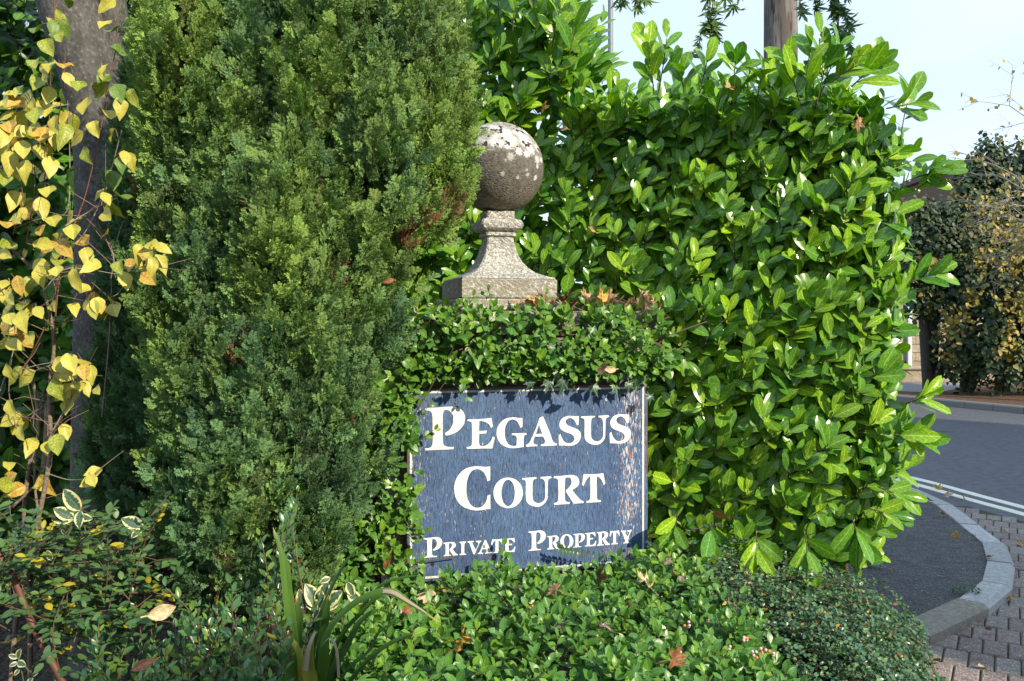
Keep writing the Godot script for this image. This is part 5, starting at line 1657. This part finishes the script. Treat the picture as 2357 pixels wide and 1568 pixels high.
func strap_plant() -> void:
	rng.seed = 230
	var base := at(715, 1700, 2.05)
	base.y = 0.1
	var o := thing("strap_leaved_plant", "clump of long green strap leaves, some bent and withered, in front of the cypress", "plant", base)
	var n := noisy(1.0, 231, 3)
	var stripes := func(a: Color, b: Color, rim: Color) -> StandardMaterial3D:
		return leaf_mat(picture(64, 128, func(u, v):
			var c := a.lerp(b, clampf(0.5 + n.get_noise_2d(u * 22.0, v * 2.0), 0, 1)).lerp(rim, smoothstep(0.86, 0.96, absf(u - 0.5) * 2.0) * 0.7)
			return c.lerp(Color(0.45, 0.35, 0.08), smoothstep(0.9, 1.0, v))), Color.WHITE, 0.42, Color(0.55, 0.65, 0.3), false)
	var green: StandardMaterial3D = stripes.call(Color(0.055, 0.13, 0.016), Color(0.09, 0.19, 0.022), Color(0.12, 0.2, 0.03))
	var dark: StandardMaterial3D = stripes.call(Color(0.035, 0.09, 0.016), Color(0.055, 0.12, 0.02), Color(0.08, 0.14, 0.03))
	var yellow: StandardMaterial3D = stripes.call(Color(0.3, 0.27, 0.03), Color(0.18, 0.23, 0.03), Color(0.35, 0.2, 0.04))
	var dead: StandardMaterial3D = stripes.call(Color(0.27, 0.2, 0.13), Color(0.42, 0.35, 0.26), Color(0.25, 0.17, 0.1))
	# width at foot and tip (mm), distance, material, pixels
	var list: Array = [
		[30, 20, 2.02, green, [690, 1700], [682, 1560], [675, 1487], [663, 1381], [651, 1290], [628, 1214]],
		[20, 14, 2.1, dark, [712, 1700], [715, 1547], [736, 1426], [790, 1305], [850, 1240]],
		[34, 30, 2.0, green, [725, 1720], [745, 1540], [760, 1456], [805, 1402], [851, 1375], [896, 1366], [942, 1390], [1012, 1434]],
		[27, 20, 2.04, dark, [700, 1700], [690, 1600], [684, 1517], [688, 1426], [682, 1375]],
		[36, 26, 2.06, dark, [740, 1720], [760, 1568], [795, 1502], [826, 1441], [862, 1400]],
		[30, 22, 2.08, dark, [722, 1720], [735, 1560], [742, 1480], [752, 1420], [756, 1370]],
		[22, 12, 1.98, yellow, [700, 1700], [696, 1560], [685, 1500], [663, 1472], [624, 1466], [586, 1440]],
		[32, 24, 1.97, green, [690, 1720], [672, 1600], [655, 1520], [625, 1480]],
		[26, 18, 2.04, dark, [745, 1720], [790, 1600], [850, 1520], [905, 1480], [960, 1455]],
		[16, 10, 2.2, dark, [830, 1400], [880, 1347], [925, 1332], [968, 1324]],
		[24, 16, 2.12, dark, [735, 1700], [770, 1500], [835, 1410], [880, 1372], [905, 1400]],
		[34, 30, 1.95, yellow, [720, 1720], [716, 1600], [713, 1530], [724, 1450]],
		[18, 12, 2.0, dark, [748, 1700], [790, 1560], [850, 1500], [880, 1450], [940, 1425]],
	]
	for q in list:
		var pts: Array = []
		for i in range(4, q.size()): pts.append(at(q[i][0], q[i][1], q[2]) - base)
		part("strap_leaf", ribbon(pts, q[0] / 1000.0, q[1] / 1000.0, 0.3), q[3], o)
	var bent: Array = []
	for i in range(4, list[2].size()): bent.append(at(list[2][i][0], list[2][i][1], 2.0) - base)
	part("withered_strip", ribbon(bent, 0.02, 0.016, 0.3, 0.66, 0.95, 0.002), dead, o)
	part("withered_tip", ribbon([at(704, 1545, 1.93) - base, at(712, 1490, 1.935) - base, at(728, 1452, 1.945) - base], 0.014, 0.01, 0.2), dead, o)
	part("withered_stalk", ribbon([at(780, 1560, 1.94) - base, at(775, 1500, 1.94) - base, at(760, 1470, 1.95) - base, at(738, 1490, 1.95) - base], 0.007, 0.004, 0.4), dead, o)

func variegated() -> void:
	rng.seed = 240
	var tex := leaf_picture(Color(0.05, 0.1, 0.055), Color(0.12, 0.18, 0.1), Color(0.62, 0.6, 0.28), 0.62, 6.0, Color(0.09, 0.14, 0.08), 0.1, 241)
	var m := leaf_mat(tex, Color.WHITE, 0.38, Color(0.45, 0.5, 0.3), false)
	var shape := blade(0.045, 0.026, 0.9, 0.72, 0.2, 0.2, 6, 8, 0.1, 0.006)
	var wood := mat(0.12, 0.13, 0.05)
	var sets: Array = [
		["variegated sprig of cream-edged leaves nestling between the strap leaves and the cypress", 2.12, 1.0, [[735, 1400, 700, 1330], [735, 1400, 760, 1330], [735, 1400, 790, 1355], [735, 1400, 705, 1395], [735, 1400, 775, 1392], [735, 1400, 730, 1440], [735, 1400, 715, 1420], [735, 1400, 745, 1365], [800, 1340, 812, 1375], [800, 1360, 830, 1392], [760, 1330, 735, 1335], [700, 1400, 690, 1360], [705, 1420, 700, 1450], [770, 1410, 782, 1440]]],
		["variegated sprig with large dark cream-edged leaves below the yellow shrub", 2.15, 1.35, [[185, 1175, 145, 1130], [185, 1175, 185, 1215], [170, 1195, 125, 1170], [170, 1195, 118, 1198], [180, 1190, 205, 1195], [150, 1230, 138, 1222], [330, 1215, 280, 1195], [330, 1215, 300, 1235], [118, 1290, 105, 1272], [118, 1300, 128, 1318]]],
		["small variegated sprig in the bottom left corner", 2.0, 0.7, [[40, 1515, 20, 1508], [40, 1515, 48, 1498], [40, 1525, 22, 1528], [40, 1525, 60, 1524], [45, 1540, 30, 1550], [75, 1555, 80, 1545], [75, 1560, 62, 1570]]],
		["variegated sprig at the pier's left corner, among plain green leaves", 2.93, 0.75, [[868, 1100, 862, 1080], [868, 1100, 880, 1112], [868, 1130, 850, 1140], [868, 1130, 882, 1148], [960, 720, 952, 705], [1000, 705, 985, 700], [1065, 765, 1052, 768], [1080, 800, 1068, 805], [960, 1240, 945, 1240], [965, 1240, 975, 1230]]],
	]
	for q in sets:
		var c := at(q[3][0][0], q[3][0][1], q[1])
		var o := thing("variegated_sprig", q[0], "shrub", c, "")
		var s := st()
		tube(s, curve([Vector3(0.02, -0.25, -0.04), Vector3(0.01, -0.1, -0.02), Vector3(0, 0, -0.004)], 3), 0.002, 0.0014, 5)
		for e in q[3]:
			var a := at(e[0], e[1], q[1]) - c
			var b := at(e[2], e[3], q[1] - 0.012) - c
			tube(s, [Vector3.ZERO, a * 0.5 + Vector3(0, -0.003, -0.004), a], 0.0012, 0.001, 4)
			part("leaf", shape, m, o, leaf_at(a, b - a + rv() * 0.006, Vector3(rf(-0.3, 0.4), 0.5, 1), clampf(a.distance_to(b) / 0.045, 0.4, 1.5) * (0.9 + 0.1 * q[2])))
		part("stem", s.commit(), wood, o)

# ---------------------------------------------------------------- fallen leaves and weeds
func fallen() -> void:
	rng.seed = 250
	var n := noisy(3.0, 251, 3)
	var tones := {"tan": [Color(0.5, 0.33, 0.17), Color(0.3, 0.17, 0.08)], "pale": [Color(0.62, 0.5, 0.3), Color(0.45, 0.32, 0.16)], "yellow": [Color(0.62, 0.38, 0.05), Color(0.4, 0.2, 0.04)], "brown": [Color(0.22, 0.11, 0.055), Color(0.12, 0.06, 0.035)], "grey": [Color(0.27, 0.2, 0.16), Color(0.16, 0.11, 0.09)], "rust": [Color(0.33, 0.13, 0.04), Color(0.18, 0.07, 0.03)]}
	var mats := {}
	for k in tones:
		var a: Color = tones[k][0]
		var b: Color = tones[k][1]
		mats[k] = leaf_mat(picture(48, 48, func(u, v):
			var p := Vector2(u - 0.5, v - 0.5)
			var c := a.lerp(b, smoothstep(-0.05, 0.35, n.get_noise_2d(u * 1.4, v * 1.4) + 0.35 * p.length()))
			for e in [-1.9, -0.85, 0.0, 0.85, 1.9]:
				var d := Vector2(sin(e), cos(e))
				if p.dot(d) > 0: c = c.lerp(b * 0.8, 0.5 * smoothstep(0.025, 0.008, absf(p.cross(d))))
			return c), Color.WHITE, 0.65, Color(0.5, 0.45, 0.35), false)
	var maple: Array = []
	for k in 5: maple.append(lobed(0.052, [[-1.95, 0.7], [-0.9, 1.0], [0.0, 1.15], [0.9, 1.0], [1.95, 0.7]], 0.42, 1.0, [0.5, -0.6, 0.8, 0.3, -0.9][k], [0.6, 0.8, 1.0, 0.9, 1.1][k], 0.055, 252 + k))
	var oval: Array = [blade(0.06, 0.03, 0.85, 0.75, 0.5, 0.5, 4, 7, 0.3, 0.012), blade(0.055, 0.024, 0.9, 0.75, 0.9, -0.5, 4, 7, 0.4, 0.01)]
	var put := func(where: Vector3, kind: String, shape: String, size: float, label: String, up: Vector3, group := "") -> void:
		var mesh: Mesh = maple[rng.randi() % 5] if shape == "maple" else oval[rng.randi() % 2]
		var d := Vector3(rf(-1, 1), rf(-0.2, 0.2), rf(-1, 1))
		lone("fallen_leaf", mesh, mats[kind], leaf_at(where, d - up * d.dot(up) * 0.7, up, size, 1.0), label, "fallen leaf", group)
	# on the footpath, in the gutter, on the paving: x, y, tone, shape, size, height of the ground, label
	for q in [
		[2030, 1308, "tan", "oval", 1.5, 0.1, "broad tan curled leaf lying alone on the tarmac footpath"],
		[1994, 1255, "rust", "oval", 0.9, 0.1, "narrow rust leaf on the tarmac just under the hedge's right foot"],
		[2097, 1143, "pale", "maple", 0.7, 0.1, "pale star-shaped leaf on the far tarmac beside the hedge"],
		[2140, 1154, "brown", "maple", 0.9, 0.1, "brown curled leaf against the inside of the far kerb stones"],
		[2178, 1188, "yellow", "oval", 1.3, 0.1, "long yellow leaf lying on the tarmac inside the kerb bend"],
		[2198, 1234, "yellow", "maple", 0.8, 0.1, "yellow star-shaped leaf in the middle of the tarmac, right part"],
		[2247, 1241, "pale", "maple", 0.55, 0.1, "small pale leaf on the tarmac close to the light grey kerb stones"],
		[2270, 1286, "tan", "oval", 0.9, 0.1, "folded tan leaf on the tarmac against the kerb's inner edge"],
		[2086, 1083, "yellow", "maple", 0.9, 0.0, "yellow leaf on the road touching the far end of the double lines"],
		[2158, 1128, "yellow", "maple", 0.9, 0.0, "flat yellow leaf between the kerb and the double lines"],
		[2180, 1144, "pale", "maple", 0.9, 0.0, "pale upturned leaf in the gutter beside the kerb"],
		[2221, 1151, "tan", "maple", 1.3, 0.0, "biggest tan dry leaf in the gutter, standing on its points"],
		[2282, 1202, "yellow", "maple", 1.0, 0.0, "yellow leaf lying where the gutter meets the paving"],
		[2268, 1196, "rust", "maple", 0.9, 0.0, "rust-brown leaf heaped behind the yellow one at the end of the gutter"],
		[2320, 1234, "pale", "maple", 0.7, 0.01, "pale star-shaped leaf on the far paving bricks"],
		[2340, 1266, "tan", "oval", 1.5, 0.01, "long red-brown leaf beside the bend of the kerb"],
		[2228, 1450, "pale", "maple", 0.95, 0.015, "cream jagged leaf on the bricks right of the nearest kerb stone"],
		[2145, 1478, "yellow", "maple", 1.15, 0.02, "big yellow and brown folded leaf at the foot of the nearest kerb stone"],
		[2064, 1551, "pale", "maple", 1.3, 0.03, "large cream leaf at the bottom edge below the trailing shrub"],
		[2252, 1425, "tan", "oval", 0.8, 0.015, "tan leaf scrap beside the grass tuft at the kerb"],
		[2268, 1468, "rust", "oval", 0.9, 0.015, "curled rust strip of leaf on the bricks"],
		[2333, 1400, "yellow", "oval", 1.0, 0.015, "yellow leaf among the weeds by the kerb"],
		[2145, 1546, "rust", "maple", 0.9, 0.02, "crumpled rust leaf on the bricks near the bottom edge"],
		[2251, 1556, "pale", "oval", 0.6, 0.015, "little white leaf on the bricks at the bottom edge"],
		[2105, 1520, "tan", "maple", 0.8, 0.03, "tan leaf half under the trailing shrub's tips"],
	]:
		var up := Vector3(rf(-0.25, 0.25), 1, rf(0.0, 0.4)).normalized()
		put.call(on_ground(q[0], q[1], q[5]) + Vector3(0, 0.012 * q[4] + (0.035 if q[5] > 0.0 and q[5] < 0.05 else 0.0), 0), q[2], q[3], q[4] * 1.25, q[6], up)
	# caught on the low shrub: x, y, tone, size, label
	for q in [
		[1379, 1332, "brown", 1.25, "large upright brown maple leaf just under the board's lower edge"], [1490, 1346, "pale", 1.2, "large pale maple leaf on the shrub under the board's right corner"],
		[1279, 1355, "tan", 1.0, "pale tan curled leaf on the shrub below the word Property"], [1199, 1352, "grey", 1.0, "grey withered leaf on the shrub below the word Private"],
		[1382, 1438, "grey", 1.0, "grey dome-shaped dead leaf in the middle of the low shrub"], [1535, 1293, "grey", 0.6, "small grey leaf beside the board's lower right corner"],
		[1558, 1326, "grey", 1.0, "grey-brown leaf on the shrub right of the board"], [1680, 1323, "grey", 1.0, "dark grey folded leaf among the tiny leaves right of the board"],
		[1676, 1290, "rust", 0.8, "rust curled leaf hanging under the laurel hedge"], [1443, 1391, "rust", 0.9, "rust leaf sunk in the low shrub below the board"],
		[1550, 1517, "rust", 1.0, "crumpled orange-brown leaf near the bottom edge beside a pink berry"], [1683, 1390, "grey", 1.0, "dark dead leaf where the low shrub meets the trailing one"],
		[1063, 1474, "yellow", 1.55, "largest yellow and brown maple leaf, upright in the low shrub"], [988, 1363, "pale", 1.0, "pale yellow leaf under the board's lower left corner"],
		[1017, 1358, "yellow", 0.8, "yellow leaf leaning on the stone under the board"], [1290, 1442, "grey", 0.9, "silver-grey leaf face down in the low shrub"], [932, 1411, "rust", 0.8, "rust curled leaf behind the bent strap leaf"],
	]:
		var d := 2.5
		for k in 8:
			var p0 := at(q[0], q[1], d)
			d = clampf(d + (p0.y - cover_height(p0.x, p0.z) - 0.02) * 1.2, 1.9, 2.98 + maxf(0.0, p0.x) * 0.2867)
		put.call(at(q[0], q[1], d - 0.02), q[2], "maple", q[3] * 0.68, q[4], Vector3(rf(-0.8, 0.8), rf(0.3, 1.0), rf(0.2, 0.8)).normalized())
	# on the cypress, the box and in the hedge
	for q in [[591, 470, 2.3, "tan", "maple", 0.75, "curled tan leaf caught on the front of the cypress"], [517, 957, 2.28, "pale", "oval", 0.5, "small pale leaf stuck low on the cypress"], [338, 1418, 1.92, "pale", "oval", 1.1, "crumpled pale leaf on the box shrub"], [360, 1517, 1.9, "brown", "oval", 0.9, "dark brown leaf hanging in the box shrub"], [624, 1434, 2.0, "brown", "oval", 1.1, "brown ribbed leaf between the box shrub and the strap leaves"],
		[1372, 535, 3.55, "tan", "oval", 0.9, "brown curled leaf in the laurel right of the ball"], [1640, 1180, 3.0, "rust", "oval", 1.6, "broad rust-brown laurel leaf low in the hedge"], [1308, 297, 3.7, "tan", "oval", 0.7, "brown leaf in the laurel above and right of the ball"], [1250, 250, 3.75, "yellow", "maple", 0.7, "yellow dead leaf caught in the laurel over the ball"], [1975, 278, 3.22, "tan", "maple", 0.8, "pale brown leaf caught high in the hedge's right shoulder"], [1680, 200, 3.4, "tan", "maple", 0.7, "tan leaf lying on the hedge top near the wooden pole"],
		[1385, 848, 2.98, "tan", "maple", 0.7, "tan leaf hooked in the climber above the board"], [1418, 850, 2.98, "pale", "oval", 1.0, "pale leaf blade standing in the climber above the board"], [898, 1272, 2.85, "rust", "oval", 0.9, "rust leaf hanging left of the board"], [955, 1206, 2.95, "yellow", "oval", 0.45, "tiny orange leaf scrap stuck to the board's left border"], [907, 645, 2.36, "rust", "oval", 0.5, "shrivelled red-brown tuft on the cypress edge"]]:
		put.call(at(q[0], q[1], q[2]), q[3], q[4], q[5], q[6], Vector3(rf(-0.4, 0.5), rf(0.1, 0.7), 1.0).normalized())
	# the heap on the pier's top
	var heap: Array = ["tan", "pale", "tan", "yellow", "brown", "tan", "pale", "brown", "pale", "tan", "tan", "rust", "yellow", "pale", "tan", "brown", "tan", "pale", "pale", "tan", "pale", "tan"]
	for i in heap.size():
		var u: float = lerpf(0.4, 0.95, (i + rng.randf()) / heap.size())
		put.call(on_sign(u, 1.56 + rf(0.0, 0.045), rf(-0.07, 0.03)), heap[i], "maple", rf(0.7, 1.0), "dry maple leaf in the heap on the pier's top beside the finial", Vector3(rf(-0.4, 0.4), 1.0, rf(0.1, 0.7)).normalized(), "dry leaves heaped on the pier")

func weeds() -> void:
	rng.seed = 260
	var g := leaf_mat(plain_white(), Color(0.12, 0.2, 0.03), 0.5, Color(0.5, 0.6, 0.3), false)
	for q in [[2270, 1432, 0.09, 40, "grass tuft in the joint at the kerb's bend"], [2105, 1500, 0.11, 30, "grass tuft on the bricks before the nearest kerb stone"], [2300, 1408, 0.07, 30, "grass tuft at the outside of the kerb, further right"]]:
		var p := on_ground(q[0], q[1], 0.01)
		var o := thing("grass_tuft", q[4], "grass", p)
		for i in q[3]:
			var d := Vector3(rf(-1, 1), rf(0.5, 1.4), rf(-1, 1)).normalized()
			part("grass_blade", blade(0.06, 0.0035, 0.6, 0.5, 0.3, 0.4, 2, 4, 0, 0, 0, 261), g, o, leaf_at(rv() * Vector3(0.02, 0, 0.02), d, Vector3.UP, q[2] / 0.06 * rf(0.5, 1.0)))
	var leaf := blade(0.022, 0.009, 0.9, 0.7, 0.2, 0.2, 2, 4)
	var lm := leaf_mat(plain_white(), Color(0.05, 0.13, 0.04), 0.5, Color(0.5, 0.6, 0.3), false)
	for q in [[2218, 1364, 0.1, "feathery green weed on the tarmac's inner kerb edge"], [2318, 1390, 0.012, "broad green weed at the foot of the light kerb stones"]]:
		var o := thing("weed", q[3], "weed", on_ground(q[0], q[1], q[2]))
		for i in 60: part("leaf", leaf, lm, o, leaf_at(rv() * Vector3(0.09, 0, 0.03) + Vector3(0, rf(0.0, 0.02), 0), Vector3(rf(-1, 1), 0.5, rf(-1, 1)), Vector3.UP, rf(0.7, 1.5)))
	# moss cushions along the kerb foot
	var moss := st()
	var line := kerb_line()
	for i in 420:
		var k := rng.randi_range(4, 10)
		var a: Vector2 = line[k].lerp(line[k + 1], rng.randf())
		var d: Vector2 = (line[k + 1] - line[k]).normalized()
		var p := a + Vector2(d.y, -d.x) * rf(0.0, 0.035) * -1.0
		var r := rf(0.004, 0.014)
		for j in 6:
			var t0 := TAU * j / 6.0
			var t1 := TAU * (j + 1) / 6.0
			for v in [Vector3(p.x, 0.008 + r * 0.8, p.y), Vector3(p.x + cos(t0) * r, 0.004, p.y + sin(t0) * r), Vector3(p.x + cos(t1) * r, 0.004, p.y + sin(t1) * r)]: moss.add_vertex(v)
	moss.generate_normals()
	var mo := setting("moss", moss.commit(), mat(0.09, 0.16, 0.015, 1.0))
	mo.set_meta("kind", "stuff")
